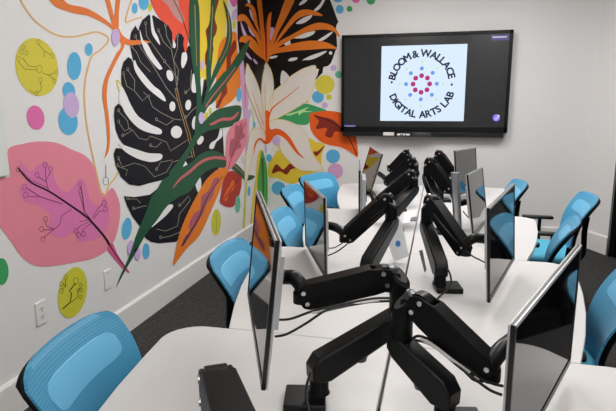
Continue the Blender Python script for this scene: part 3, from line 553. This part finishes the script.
flat('badge_mark', [[(a[0]-.018, a[1]+.006), (a[0]-.006, a[1]-.008), (a[0]+.006, a[1]+.004), (a[0]+.02, a[1]-.002), (a[0]+.004, a[1]-.014), (a[0]-.008, a[1]-.018)], disc(a[0]+.018, a[1]+.018, .011)], I_wht, scr, TY-.004)
# speaker bar under the screen with the ledge things
lz = at(420, 136.6, 1, TY).z
MB().box((TCX-.008, TY+.02, (TZ0+lz)/2), (TW-.055, .07, TZ0-lz), M_bezel).build('speaker_bar', tv, bevel=.004)
tray = at(400, 135.4, 1, TY-.02).z
MB().box((TCX-.18, TY-.034, tray-.006), (.56, .04, .006), M_bezel).build('pen_ledge', tv, bevel=.001)
p0, p1 = at(383.2, 133, 1, TY-.035), at(394, 133, 1, TY-.035)
tag(MB().box(((p0.x+p1.x)/2, TY-.034, tray+.0145), (p1.x-p0.x, .03, .035), M_white).build('whiteboard_eraser', loc=((p0.x+p1.x)/2, TY-.034, tray), bevel=.004), 'small white block eraser on the ledge under the television', 'eraser')
p0, p1 = at(397, 134, 1, TY-.035), at(410, 134, 1, TY-.035)
rm = MB().box(((p0.x+p1.x)/2, TY-.034, tray+.008), (p1.x-p0.x, .028, .022), M_white).build('remote_control', loc=((p0.x+p1.x)/2, TY-.034, tray), bevel=.009, seg=3)
tag(rm, 'white remote control with black buttons on the ledge under the television', 'remote')
for f_ in (.3, .42, .66):
    k = MB().box((p0.x+(p1.x-p0.x)*f_, TY-.0485, tray+.009), (.014, .002, .012), M_slot).build('button', loc=((p0.x+p1.x)/2, TY-.034, tray), smooth=False); k.parent = rm; k.location = (0, 0, 0)
p0, p1 = at(412.5, 134, 1, TY-.035), at(431, 134, 1, TY-.035)
sb = MB().box(((p0.x+p1.x)/2, TY-.034, tray+.0145), (p1.x-p0.x, .028, .035), M_dgrey).build('control_panel', tv, bevel=.004)
MB().box(((p0.x+p1.x)/2, TY-.049, tray+.026), (.1, .002, .006), M_grey).build('maker_mark', tv, smooth=False)

# ------------------------------------------------------------ wall sockets
def wall_plate(x0, y0, x1, y1, label, sockets):
    a = at(x0, y0, 0, XL); b = at(x1, y1, 0, XL)
    cy, cz, hw, hh = (a.y+b.y)/2, (a.z+b.z)/2, .036, .06
    t = empty('wall_outlet', (XL, cy, cz), label, 'outlet', None)
    MB().box((XL+.004, cy, cz), (.008, hw*2, hh*2), M_white if sockets else M_wall).build('plate', t, bevel=.003)
    if sockets:
        for dz in (.02, -.02):
            s_ = MB().tube([(XL+.0081, cy, cz+dz), (XL+.0095, cy, cz+dz)], .0165, M_white, 20).build('socket', t)
            MB().box((XL+.0097, cy-.006, cz+dz+.003), (.001, .003, .010), M_slot).box((XL+.0097, cy+.006, cz+dz+.003), (.001, .003, .009), M_slot).box((XL+.0097, cy, cz+dz-.009), (.001, .006, .005), M_slot).build('slots', s_, loc=t.location, smooth=False)
    else:
        for dz in (.042, -.042): MB().tube([(XL+.008, cy, cz+dz), (XL+.009, cy, cz+dz)], .003, M_grey, 8).build('screw', t)
wall_plate(35.5, 305, 45.5, 320, 'white double socket outlet low on the left wall under the pink leaf', True)
wall_plate(104, 272, 111, 286, 'blank white wall plate low on the left wall below the green blade tip', False)

# ------------------------------------------------------------ desks
TZ, TT = .73, .026
SEAM = -.116; WN, WWL, WWR = .522, .694, .70
def arc_pts(c, r, a0, a1, n=6): return [(c[0]+r*cos(a0+(a1-a0)*i/n), c[1]+r*sin(a0+(a1-a0)*i/n)) for i in range(n+1)]
def desk_outline(y0, y1, side, last):
    g = .0035; s = side
    ww = WWR
    pts = [(SEAM+s*g, y0+.0015), (SEAM+s*WN, y0+.0015)]
    # slightly bowed outer edge widening to the far end with a rounded corner
    for t in (.2, .4, .6, .75): pts.append((SEAM+s*(WN+(ww-WN)*(1-(1-t)**1.8)), y0+(y1-y0)*t))
    r = .11
    cx, cy = SEAM+s*(ww-r), y1-r-.0015
    for i in range(8):
        a = i/7*pi/2; pts.append((cx+s*r*cos(a), cy+r*sin(a)))
    pts.append((SEAM+s*g, y1-.0015))
    return pts
ROWS = [(.5, 1.52), (1.52, 2.52), (2.52, 3.52), (3.52, 4.665)]
rn = ['nearest', 'second', 'third', 'farthest']
for j, (y0, y1) in enumerate(ROWS):
    for side in (-1, 1):
        sd = 'left' if side < 0 else 'right'
        t = empty('desk', (SEAM+side*.35, (y0+y1)/2, 0), '%s white tapered desk in the %s row of the joined table' % (rn[j], sd), 'desk', 'white desks joined along the room')
        o = desk_outline(y0, y1, side, j == 3)
        MB().prism([(x, y, TZ-TT) for x, y in o], (0, 0, TT), M_desk).build('desktop', t, bevel=.003, seg=2, ang=50)
        for k, (dx, dy) in enumerate(((.10, .12), (.10, y1-y0-.14), (.42, .12), (.50, y1-y0-.16))):
            MB().box((SEAM+side*dx, y0+dy, (TZ-TT)/2), (.045, .045, TZ-TT), M_white).build('leg', t, bevel=.004)
        MB().box((SEAM+side*.10, (y0+y1)/2, TZ-TT-.03), (.03, y1-y0-.31, .055), M_white).build('rail', t, bevel=.003)

# ------------------------------------------------------------ monitors
def frame_of(s, side):
    cx, cy, cz, a, t, ro = s
    d = Vector((cos(a), sin(a), 0)); n = d.cross(Vector((0, 0, 1)))*side
    z = Vector((0, 0, 1)); u = z*cos(t)-n*sin(t); n2 = n*cos(t)+z*sin(t)
    d2 = d*cos(ro)+u*sin(ro); u2 = -d*sin(ro)+u*cos(ro)
    return Vector((cx, cy, cz)), d2, n2, u2
MONS = {}
def monitor(key, s, side, label, W=.54, H=.325, group=None, light=False):
    C, d, n, u = frame_of(s, side)
    # local axes: x along width so that x, normal(-y), z stay right handed
    x = d if side > 0 else -d
    Mx = Matrix((x, -n, u)).transposed().to_4x4(); Mx.translation = C
    t = bpy.data.objects.new('monitor', None); scene.collection.objects.link(t); t.matrix_world = Mx; t.empty_display_size = .05
    tag(t, label, 'monitor', group)
    fw, bt = .008, .018
    def part(name, mb, bev=0, par=t):
        o = mb.build(name, None, bevel=bev); o.parent = par; return o
    part('rear_shell', MB().box((0, .0115, 0), (W-.001, .005, H-.001), M_silver).box((0, .0185, 0), (W*.84, .005, H*.8), M_silver).box((0, .032, 0), (W*.5, .024, H*.55), M_silver), .002)
    b = MB()
    for c, sz in (((0, .0065, H/2-fw/2), (W, .004, fw)), ((0, .0045, -H/2+bt/2), (W, .009, bt)), ((W/2-fw/2, .0045, 0), (fw, .009, H-.0)), ((-W/2+fw/2, .0045, 0), (fw, .009, H-.0))): b.box(c, sz, M_bezel)
    part('bezel', b, .001)
    part('top_trim', MB().box((0, .0022, H/2-fw/2+.0006), (W-.001, .0044, fw), M_silver), .0008)  # silver strip paints in the ceiling's reflection along the bezel top
    part('screen', MB().box((0, .0045, (bt-fw)/2), (W-2*fw+.001, .005, H-fw-bt+.001), M_screen))
    v = MB()
    for k in range(9): v.box((-.08+k*.02, .0425, H*.22), (.006, .0015, .03), M_slot)
    part('vent_slots', v)
    MONS[key] = (C, d, n, u)
    return t
ML = [('A', [-.429, 1.223, 1.025, 1.976, .105, .021], -1, 'nearest left-row monitor, its dark screen reflecting the orange leaf and blue chair'),
      ('B', [-.527, 2.245, .915, 1.96, -.018, -.013], -1, 'second left-row monitor turned toward the blue chair in front of the yellow splash'),
      ('C', [-.479, 3.284, .897, 1.72, -.008, .005], -1, 'third left-row monitor seen edge-on with its silver side showing'),
      ('D', [-.534, 4.251, .91, 1.867, .275, .026], -1, 'far left-row monitor leaning well back below the television corner'),
      ('E', [.248, 1.173, .921, 1.162, -.009, .045], 1, 'nearest right-row monitor, big dark screen cut by the bottom of the picture'),
      ('F', [.247, 2.065, .946, 1.305, .06, .015], 1, 'second right-row monitor, its dark screen reflecting a blue chair'),
      ('G', [.226, 3.114, .902, 1.372, .151, -.04], 1, 'third right-row monitor with a pale reflection over the whole screen'),
      ('H', [.207, 4.147, .933, 1.253, .105, -.031], 1, 'farthest right-row monitor standing tall behind the silver cylinder')]
for m_ in ML: monitor(*m_, group=None)

# ------------------------------------------------------------ monitor arms
def arm(key, base, col, zlow, hinge, end, label, mon=None, plate_off=(.02, .0), link_w=.052, attach=-.01, base_rot=0.2):
    """base (x, y) on the desk; col (x, y, z) top of the elbow column; zlow where the lower link meets it; hinge and end (x, y, z) of the spring arm"""
    t = empty('monitor_stand', (base[0], base[1], TZ), label, 'monitor stand', None)
    bx, by = base; E = Vector(col); Hg = Vector(hinge); Sx = Vector(end)
    rz = Matrix.Rotation(base_rot, 3, 'Z')
    MB().box((bx+plate_off[0], by+plate_off[1], TZ+.010), (.10, .10, .02), M_blackgl, rz).build('base_plate', t, bevel=.004)
    pz = TZ+.095
    MB().tube([(bx, by, TZ+.02), (bx, by, TZ+.026), (bx, by, pz-.01), (bx, by, pz)], [.027, .0235, .0235, .022], M_black, 22).build('post', t)
    A0 = Vector((bx, by, pz-.015)); B0 = Vector((E.x, E.y, zlow)); h = Vector((B0.x-A0.x, B0.y-A0.y, 0)); hn = h.normalized(); sd = Vector((-hn.y, hn.x, 0)); hh = .026
    prof = [A0-hn*.024+Vector((0, 0, -hh)), A0+hn*.022+Vector((0, 0, -hh)), B0+hn*.010+Vector((0, 0, -hh*1.0)), B0+hn*.026+Vector((0, 0, -hh*.2)), B0+hn*.026+Vector((0, 0, hh*.5)), B0+hn*.010+Vector((0, 0, hh*1.25)), A0-hn*.008+Vector((0, 0, hh*1.5)), A0-hn*.026+Vector((0, 0, hh*.5))]
    MB().prism([p-sd*link_w/2 for p in prof], sd*link_w, M_blackgl).build('lower_link', t, bevel=.007, seg=3)
    mid = A0.lerp(B0, .5)+sd*.0; MB().tube([mid+Vector((0, 0, -.046)), mid+Vector((0, 0, -.038)), mid+Vector((0, 0, -.022))], [.017, .019, .012], M_dgrey, 18).build('cable_clip', t)
    # upright elbow column with a slanted oval cap
    dh = Vector((Sx.x-Hg.x, Sx.y-Hg.y, 0)).normalized(); side = Vector((-dh.y, dh.x, 0))
    n = 26; rr = .0255; z0 = zlow-.024; vs = []; bkv = (-dh*.75+Vector((0, -.65, 0))).normalized()
    def topz(dx, dy): return E.z+.004-(dx*bkv.x+dy*bkv.y)*.85
    for lvl in range(4):
        for k in range(n):
            a = 2*pi*k/n; dx, dy = cos(a), sin(a); r = (.020, rr, rr, rr-.003)[lvl]
            z = (z0, z0+.008, topz(dx*rr, dy*rr)-.004, topz(dx*rr, dy*rr))[lvl]; vs.append((E.x+dx*r, E.y+dy*r, z))
    fs = [tuple(range(n-1, -1, -1)), tuple(3*n+k for k in range(n))]+[(l*n+k, l*n+(k+1) % n, (l+1)*n+(k+1) % n, (l+1)*n+k) for l in range(3) for k in range(n)]
    MB().add(vs, fs, M_black).build('elbow_column', t)
    ov = []; 
    for k in range(n):
        a = 2*pi*k/n; dx, dy = cos(a)*.0185, sin(a)*.0185; ov.append(Vector((E.x+dx, E.y+dy, topz(dx, dy)+.0002)))
    MB().prism(ov, (0, 0, .0022), M_dgrey).build('cap', t)
    # hinge block between column and spring arm, with the tension ring on top
    ax = (Sx-Hg).normalized(); up = ax.cross(side)
    if up.z < 0: up = -up
    L = (Sx-Hg).length; W2 = .023
    nb = Hg-E; nb.z = 0
    blk = [E-Vector((0, 0, .045)), E+Vector((0, 0, .012)), Hg+Vector((0, 0, .026)), Hg+dh*.012+Vector((0, 0, .01)), Hg+dh*.008-Vector((0, 0, .03)), Hg-dh*.004-Vector((0, 0, .04))]
    if nb.length > .012: MB().prism([p-side*.0135 for p in blk], side*.027, M_blackgl).build('hinge_block', t, bevel=.004)
    MB().tube([Hg-side*.0150, Hg+side*.0150], [.0285, .0285], M_blackgl, 24).build('knuckle', t)
    rc = (E+Hg)/2+Vector((0, 0, .020)); rc.z = max(E.z, Hg.z)+.020
    if key != 'L0': MB().tube([rc-up*.012, rc+up*.003, rc+up*.006], [.015, .015, .011], M_dgrey, 20).tube([rc+up*.006, rc+up*.0072], [.008, .007], M_bolt, 16).build('tension_screw', t)
    # spring arm: two lugs round the knuckle, one long housing
    H0, H1 = .033, .031
    body = [(.030, H0), (L-.012, H1), (L+.010, H1*.55), (L+.014, -.006), (L+.006, -H1*.9), (L-.010, -H1*1.15), (.030, -H0*1.12)]
    lug = [(-.024, .004), (-.017, .018), (-.004, .0255), (.012, .027), (.034, H0), (.034, -H0*1.12), (.006, -H0*1.05), (-.018, -.022)]
    sa = MB().prism([Hg+ax*a+up*b-side*W2 for a, b in body], side*(W2*2), M_black).prism([Hg+ax*a+up*b-side*W2 for a, b in lug], side*.0075, M_black).prism([Hg+ax*a+up*b+side*(W2-.0075) for a, b in lug], side*.0075, M_black).build('spring_arm', t, bevel=.0025, seg=2)
    for sgn in (-1, 1):
        for a, b in ((.004, .014), (.000, -.018), (L-.002, .012), (L-.006, -.018)):
            p = Hg+ax*a+up*b
            MB().tube([p+side*sgn*(W2-.001), p+side*sgn*(W2+.0026)], [.0066, .0058], M_bolt, 14).build('bolt', sa, loc=t.location)
    q0 = Sx+ax*.004
    if mon:
        C, d, nn, u = MONS[mon]; bp = C-nn*.0435+u*attach
        MB().box(bp+(-nn*.003), (.1, .1, .006), M_black, Matrix((d, nn, u)).transposed() @ Matrix(((1, 0, 0), (0, 0, 1), (0, 1, 0)))).build('mount_plate', t, bevel=.001)
        q4 = bp-nn*.006; q3 = q4-nn*.022
        hx = Vector((q0.x-q3.x, q0.y-q3.y, 0))
        q2 = q3+hx*.55; q1 = Vector((q0.x, q0.y, q0.z*.45+q3.z*.55)) if q3.z > q0.z+.02 else q0+Vector((0, 0, .02))
        path = spline([q0-Vector((0, 0, .018)), q0+Vector((0, 0, .004)), q1, q2, q3, q4], False, 6)
        MB().tube(path, [.0215]*8+[.019]*(len(path)-8), M_blackgl, 18).build('head', t)
    else:
        MB().tube(spline([q0, q0+Vector((0, 0, .03))+ax*.01, q0+Vector((0, 0, .045))+ax*.03], False, 6), .02, M_blackgl, 16).build('head', t)
    return t
def w_at(px, y): v = at(px[0], px[1], 1, y); return (v.x, v.y, v.z)
arm('L1', (-.262, 1.175), w_at((400, 277), 1.31), .905, w_at((384, 276), 1.31), w_at((303, 295), 1.245), 'black monitor arm reaching left to the nearest left-row monitor', 'A', plate_off=(-.03, -.02), attach=-.006)
arm('R1', (.035, 1.13), w_at((402.5, 303), 1.20), .88, w_at((420.5, 304), 1.19), w_at((489, 370), 1.11), 'black monitor arm with an oval cap reaching right to the nearest right-row monitor', 'E', plate_off=(.035, .01), attach=-.0)
arm('L2', (-.255, 2.03), w_at((392, 203), 2.27), .93, w_at((385.5, 200), 2.27), w_at((345, 237), 2.2), 'black monitor arm beside the papers, holding the second left-row monitor', 'B')
arm('R2', (.022, 2.05), w_at((427.5, 204), 2.28), .92, w_at((431, 201), 2.27), w_at((465, 250), 2.08), 'black monitor arm on a visible base, holding the second right-row monitor', 'F', plate_off=(.03, .0))
arm('L3', (-.25, 2.98), w_at((414, 177), 3.2), .93, w_at((410, 175), 3.2), w_at((375, 205), 3.15), 'black monitor arm holding the third left-row monitor', 'C')
arm('R3', (.03, 2.98), w_at((428, 164), 3.2), 1.0, w_at((430, 162.5), 3.18), w_at((450, 190), 3.1), 'black monitor arm holding the third right-row monitor', 'G')
arm('L4', (-.27, 3.55), w_at((415, 163), 3.75), .95, w_at((412, 161.5), 3.75), w_at((387, 182), 3.95), 'black monitor arm holding the leaning far left-row monitor', 'D')
arm('R4', (.02, 3.95), w_at((437, 155), 4.15), .97, w_at((439, 154), 4.15), w_at((453, 174), 4.1), 'black monitor arm holding the farthest right-row monitor', 'H')
arm('L5', (-.30, 4.30), w_at((409, 154.5), 4.42), .96, w_at((406, 153), 4.42), w_at((390, 170), 4.42), 'farthest black monitor arm in the left row, folded without a visible monitor')
arm('L0', (-.33, .80), w_at((215, 404), .67), .93, w_at((217, 386), .62), w_at((243, 462), .44), 'black monitor arm knuckle rising from the bottom edge of the picture')

# ------------------------------------------------------------ cables
def cable(pts, label, r=.0032, m=None, name='cable', k=6, cat='cable'):
    o = MB().tube(spline(pts, False, k), r, m or M_cable, 8).build(name, loc=Vector(pts[0]))
    if label: tag(o, label, cat)
    return o
def pz(x, y, ax, v): return at(x, y, ax, v)
cable([pz(276, 319.5, 1, 1.20), pz(290, 319, 1, 1.20), pz(311.5, 311.5, 1, 1.21), pz(330, 307, 1, 1.22), pz(348, 303, 1, 1.24), pz(372, 298.7, 1, 1.26), pz(391, 298, 1, 1.27)], 'upper black cable looping from the back of the nearest left-row monitor to its arm')
cable([pz(275, 336.5, 1, 1.18), pz(287, 334, 1, 1.18), pz(306.6, 323, 1, 1.19), pz(326, 310.5, 1, 1.20), pz(346, 306, 1, 1.22), pz(370, 302, 1, 1.24), pz(391, 301, 1, 1.26)], 'lower black cable hanging between the nearest left-row monitor and its arm')
cable([pz(503, 386, 1, 1.07), pz(494, 384, 1, 1.08), pz(482, 379, 1, 1.09), pz(466, 367, 1, 1.11), pz(447, 352, 1, 1.14), pz(430, 340, 1, 1.16), pz(418, 336, 1, 1.18), pz(409, 341, 1, 1.19)], 'upper black cable under the arm of the nearest right-row monitor')
cable([pz(502, 395, 1, 1.06), pz(490, 390, 1, 1.07), pz(476, 380, 1, 1.08), pz(458, 366, 1, 1.10), pz(440, 351, 1, 1.13), pz(427, 343, 1, 1.15), pz(415, 340, 1, 1.17)], 'lower black cable under the arm of the nearest right-row monitor')
cable([pz(470, 373, 1, 1.09), pz(452, 360, 1, 1.11), pz(435, 347, 1, 1.13), pz(421, 339, 1, 1.16)], 'clear cable sleeve wrapped under the nearest right-hand arm', .004, M_clear, 'cable_sleeve', cat='cable sleeve')
cable([pz(312, 313, 1, 1.20), pz(330, 310, 1, 1.21), pz(358, 303.5, 1, 1.23), pz(379, 300.5, 1, 1.245)], 'clear cable sleeve wrapped under the nearest left-hand arm', .003, M_clear, 'cable_sleeve', cat='cable sleeve')
cable([pz(488, 264, 1, 2.03), pz(480, 260, 1, 2.04), pz(471, 255, 1, 2.05), pz(458, 243, 1, 2.08), pz(443, 226, 1, 2.13), pz(434, 214, 1, 2.2)], 'black cable from the second right-row monitor along its arm', .003)
cable([pz(327, 256, 1, 2.2), pz(338, 251, 1, 2.2), pz(352, 240, 1, 2.21), pz(370, 224, 1, 2.22), pz(384, 212, 1, 2.24)], 'outer black cable from the second left-row monitor along its arm', .003)
cable([pz(327, 248, 1, 2.2), pz(336, 247, 1, 2.2), pz(350, 237, 1, 2.21), pz(368, 221, 1, 2.22), pz(384, 209, 1, 2.24)], 'inner black cable from the second left-row monitor along its arm', .0025)
cable([pz(447, 268, 1, 2.02), pz(450, 274, 1, 2.0), pz(451, 283, 1, 1.99), pz(446, 291, 2, TZ+.022), pz(440, 296, 2, TZ+.006), pz(436, 301, 2, TZ+.004), pz(442, 302, 2, TZ+.004)], 'thin black cable coiled around the base of the second right-hand arm', .0035)
cable([pz(463, 211, 1, 3.0), pz(468, 217, 1, 3.0), pz(474, 221, 1, 3.02)], 'short black cable hanging by the third right-row monitor', .003)
cable([pz(311, 372, 1, 1.13), pz(307, 384, 1, 1.12), pz(306, 396, 1, 1.11), pz(309, 410, 2, TZ+.024), pz(310, 418, 2, TZ+.022)], 'black cable running down the base of the nearest left-hand arm', .0035)

# ------------------------------------------------------------ papers and the cylinder on the desks
def sheet(name, px, label, cat, z=TZ+.0012, th=.0008, m=None):
    P = [at(x, y, 2, z) for x, y in px]
    o = MB().prism(P, (0, 0, th), m or M_paper).build(name, loc=P[0], smooth=False); tag(o, label, cat); return o
def standing(name, px, y0, lean, label, cat, m, th=.0012):
    # thin sheet standing on the desk, leaning back by lean metres per metre of height
    P = []
    for x, y in px:
        p = at(x, y, 1, y0); 
        for _ in range(4): p = at(x, y, 1, y0+(p.z-TZ)*lean)
        if p.z < TZ+.001: p.z = TZ+.001
        P.append(p)
    o = MB().prism(P, (0, th, 0), m).build(name, loc=P[0], smooth=False); tag(o, label, cat); return o
s1 = standing('paper_sheet', [(396.5, 214), (400.5, 220), (404, 232), (409, 256), (394, 263.5), (388, 243)], 2.37, .12, 'white paper sheet with a round blue logo standing beside the second left-hand arm', 'paper', M_paper)
lp = []
for k in range(20):
    p = at(398+2.6*cos(2*pi*k/20), 243.6+3.2*sin(2*pi*k/20), 1, 2.37); p = at(398+2.6*cos(2*pi*k/20), 243.6+3.2*sin(2*pi*k/20), 1, 2.37+(p.z-TZ)*.12); p.y -= .0012; lp.append(p)
k = MB().prism(lp, (0, .0008, 0), M_blue_ink).build('printed_logo', loc=s1.location, smooth=False); k.parent = s1; k.location = (0, 0, 0)
s2 = standing('card', [(419, 251), (422.5, 250), (426.5, 270), (424.5, 273)], 2.21, .1, 'small grey and white folded card standing just right of the desk seam', 'card', M_grey, .006)
s3 = sheet('paper_sheet', [(405, 212), (415, 211), (412, 222), (403, 224)], 'small plain paper sheet on the left desks behind the logo sheet', 'paper')
s4 = sheet('power_strip', [(411, 218), (418, 217.5), (417, 221), (410, 221.5)], 'small grey desk socket plate near the desk seam', 'socket', th=.006, m=M_grey)
cyb = at(459, 208, 1, 3.0)
cy = empty('metal_cylinder', (cyb.x, 3.0, TZ), 'slim silver metal cylinder standing beside the third right-row monitor', 'cylinder')
ct = at(455.3, 173, 1, 3.0)
MB().tube([(cyb.x+.0, 3.0, TZ+.001), (cyb.x, 3.0, TZ+.006), (ct.x, 3.0, ct.z-.012), (ct.x, 3.0, ct.z-.006)], [.021, .023, .023, .022], M_alu, 28).build('body', cy)
MB().tube([(ct.x, 3.0, ct.z-.006), (ct.x, 3.0, ct.z), (ct.x, 3.0, ct.z+.003)], [.024, .025, .022], M_grey, 28).build('lid', cy)

# ------------------------------------------------------------ chairs
def back_surface(u, v, off=0.0):
    """u across -1..1, v up 0..1; local chair space, sitter faces +Y"""
    hw = .155+.075*min(1, v*1.25)**.8
    e = max(0, (v-.86)/.14); hw *= 1-.09*e**5
    e2 = max(0, (.16-v)/.16); hw *= 1-.2*e2**2
    vv = v*(1.0-.035*abs(u)**6)
    z = .43+vv*.40
    y = -.195-.03*vv-.075*vv**2.4+.03*sin(vv*pi)+.045*(u*u)*(1-.3*vv)
    return Vector((u*hw, y+off, z))
def make_chair(label, arms=True):
    t = empty('task_chair', (0, 0, 0), label, 'chair', None, absolute=False)
    NU, NV = 20, 22
    def surf(m, off, u0, u1, v0, v1, th, name, par=t, edge=None):
        vs = []; fs = []
        for layer in (0, 1):
            for j in range(NV+1):
                for i in range(NU+1):
                    v = v0+(v1-v0)*j/NV; ub = u0+(u1-u0)*i/NU
                    if edge: ub *= edge((v-v0)/(v1-v0))
                    vs.append(back_surface(ub, v, off-layer*th))
        K = (NU+1)*(NV+1)
        for j in range(NV):
            for i in range(NU):
                a = j*(NU+1)+i; fs.append((a, a+1, a+NU+2, a+NU+1)); fs.append((K+a, K+a+NU+1, K+a+NU+2, K+a+1))
        for i in range(NU): fs.append((i, K+i, K+i+1, i+1)); a = NV*(NU+1)+i; fs.append((a, a+1, K+a+1, K+a))
        for j in range(NV): a = j*(NU+1); fs.append((a, a+NU+1, K+a+NU+1, K+a)); b = a+NU; fs.append((b, K+b, K+b+NU+1, b+NU+1))
        return MB().add(vs, fs, m).build(name, par, ang=60)
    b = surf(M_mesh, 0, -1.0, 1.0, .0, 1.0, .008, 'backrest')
    surf(M_mesh2, .0016, -.76, .76, .68, .87, .0015, 'light_panel', b, edge=lambda t_: .62+.38*math.sqrt(max(0, 1-(2*t_-1)**4)))  # paler patch paints in light showing through the see-through back
    RO = -.019
    rim = [back_surface(-.95, v/16*.965, RO) for v in range(17)]+[back_surface(u/8*.95, .965, RO) for u in range(-7, 8)]+[back_surface(.95, v/16*.965, RO) for v in range(16, -1, -1)]+[back_surface(u/4, 0, RO) for u in range(3, -4, -1)]
    MB().tube(rim, .0095, M_black, 8, closed=True).build('back_frame', t, ang=60)
    MB().tube(spline([(0, -.05, .385), (0, -.2, .38), (0, -.262, .43), (0, -.262, .58), (0, -.27, .68)], False, 5), [.022]*11+[.018]*10, M_black, 10).build('back_support', t)
    # seat
    sv = []; sf = []; n = 28
    for z, k in ((.405, .90), (.415, .99), (.435, 1.0), (.452, .97), (.462, .86), (.466, .5)):
        for i in range(n):
            a = 2*pi*i/n; ca, sa = cos(a), sin(a); e = .55
            sv.append((.235*k*math.copysign(abs(ca)**e, ca), .03+.225*k*math.copysign(abs(sa)**e, sa), z))
    for r_ in range(5):
        for i in range(n): sf.append((r_*n+i, r_*n+(i+1) % n, (r_+1)*n+(i+1) % n, (r_+1)*n+i))
    sf.append(tuple(range(n-1, -1, -1))); sf.append(tuple(5*n+i for i in range(n)))
    MB().add(sv, sf, M_seat).build('seat', t, ang=60)
    MB().box((0, 0, .388), (.24, .26, .034), M_black).build('seat_mechanism', t, bevel=.008)
    MB().tube([(0, 0, .09), (0, 0, .22), (0, 0, .221), (0, 0, .375)], [.028, .028, .016, .016], M_black, 16).build('gas_column', t)
    MB().tube([(0, 0, .072), (0, 0, .115)], [.045, .035], M_black, 18).build('base_hub', t)
    for k_ in range(5):
        a = 2*pi*k_/5+.3; d = Vector((cos(a), sin(a), 0)); 
        lg = MB().tube([d*.03+Vector((0, 0, .092)), d*.16+Vector((0, 0, .084)), d*.285+Vector((0, 0, .066))], [.022, .018, .013], M_black, 10).build('leg', t)
        s_ = Vector((-d.y, d.x, 0))
        MB().tube([d*.285-s_*.022+Vector((0, 0, .0265)), d*.285-s_*.006+Vector((0, 0, .0265))], .026, M_black, 16).tube([d*.285+s_*.006+Vector((0, 0, .0265)), d*.285+s_*.022+Vector((0, 0, .0265))], .026, M_black, 16).tube([d*.285+Vector((0, 0, .02)), d*.285+Vector((0, 0, .066))], .007, M_black, 8).build('caster', lg)
    if arms:
        for s_ in (-1, 1):
            a = MB().tube(spline([(s_*.14, -.02, .392), (s_*.24, -.02, .39), (s_*.262, -.02, .44), (s_*.262, -.02, .60)], False, 5), .0125, M_black, 10).build('armrest', t)
            MB().box((s_*.262, -.005, .612), (.055, .21, .022), M_blackgl).build('arm_pad', a, bevel=.009, seg=3)
    return t
def put(ch, top, face_deg, label, dz=0):
    """top: where the middle of the back's top edge stands; face_deg: heading the sitter looks"""
    a = R(face_deg); f = Vector((cos(a), sin(a), 0))
    p = Vector((top[0], top[1], 0))+f*.295; ch.location = (p.x, p.y, dz); ch.rotation_euler = (0, 0, a-pi/2); ch['label'] = label
CH = [((-.975, 1.16), 8, 'blue mesh task chair nearest the camera at the lower left corner', 0),
      ((-.905, 2.10), 4, 'blue mesh task chair at the left wall side, below the tip of the orange leaf', 0),
      ((-.90, 2.88), 4, 'small blue mesh task chair between the two nearest left-row monitors', 0),
      ((-1.08, 3.76), 0, 'blue mesh task chair with a curved black edge beside the blue painted dot', .01),
      ((-1.05, 4.49), -26, 'blue mesh task chair rising behind the second left-row monitor', .03),
      ((.725, 2.05), 171, 'blue mesh task chair cut off by the right edge of the picture', 0),
      ((.715, 2.98), 167, 'blue mesh task chair tucked behind the nearest right-row monitor', 0),
      ((1.0, 3.84), 179, 'blue mesh task chair closest to the angled corner and black door', .01),
      ((.64, 4.38), 184, 'blue mesh task chair whose tip shows above the second right-row monitor', 0)]
base_chair = make_chair('chair')
for i, (tp, fd, lb, dz_) in enumerate(CH):
    c = base_chair if i == 0 else copy_tree(base_chair)
    put(c, tp, fd, lb, 0)
for o in bpy.data.objects:
    if '_abs' in o: del o['_abs']
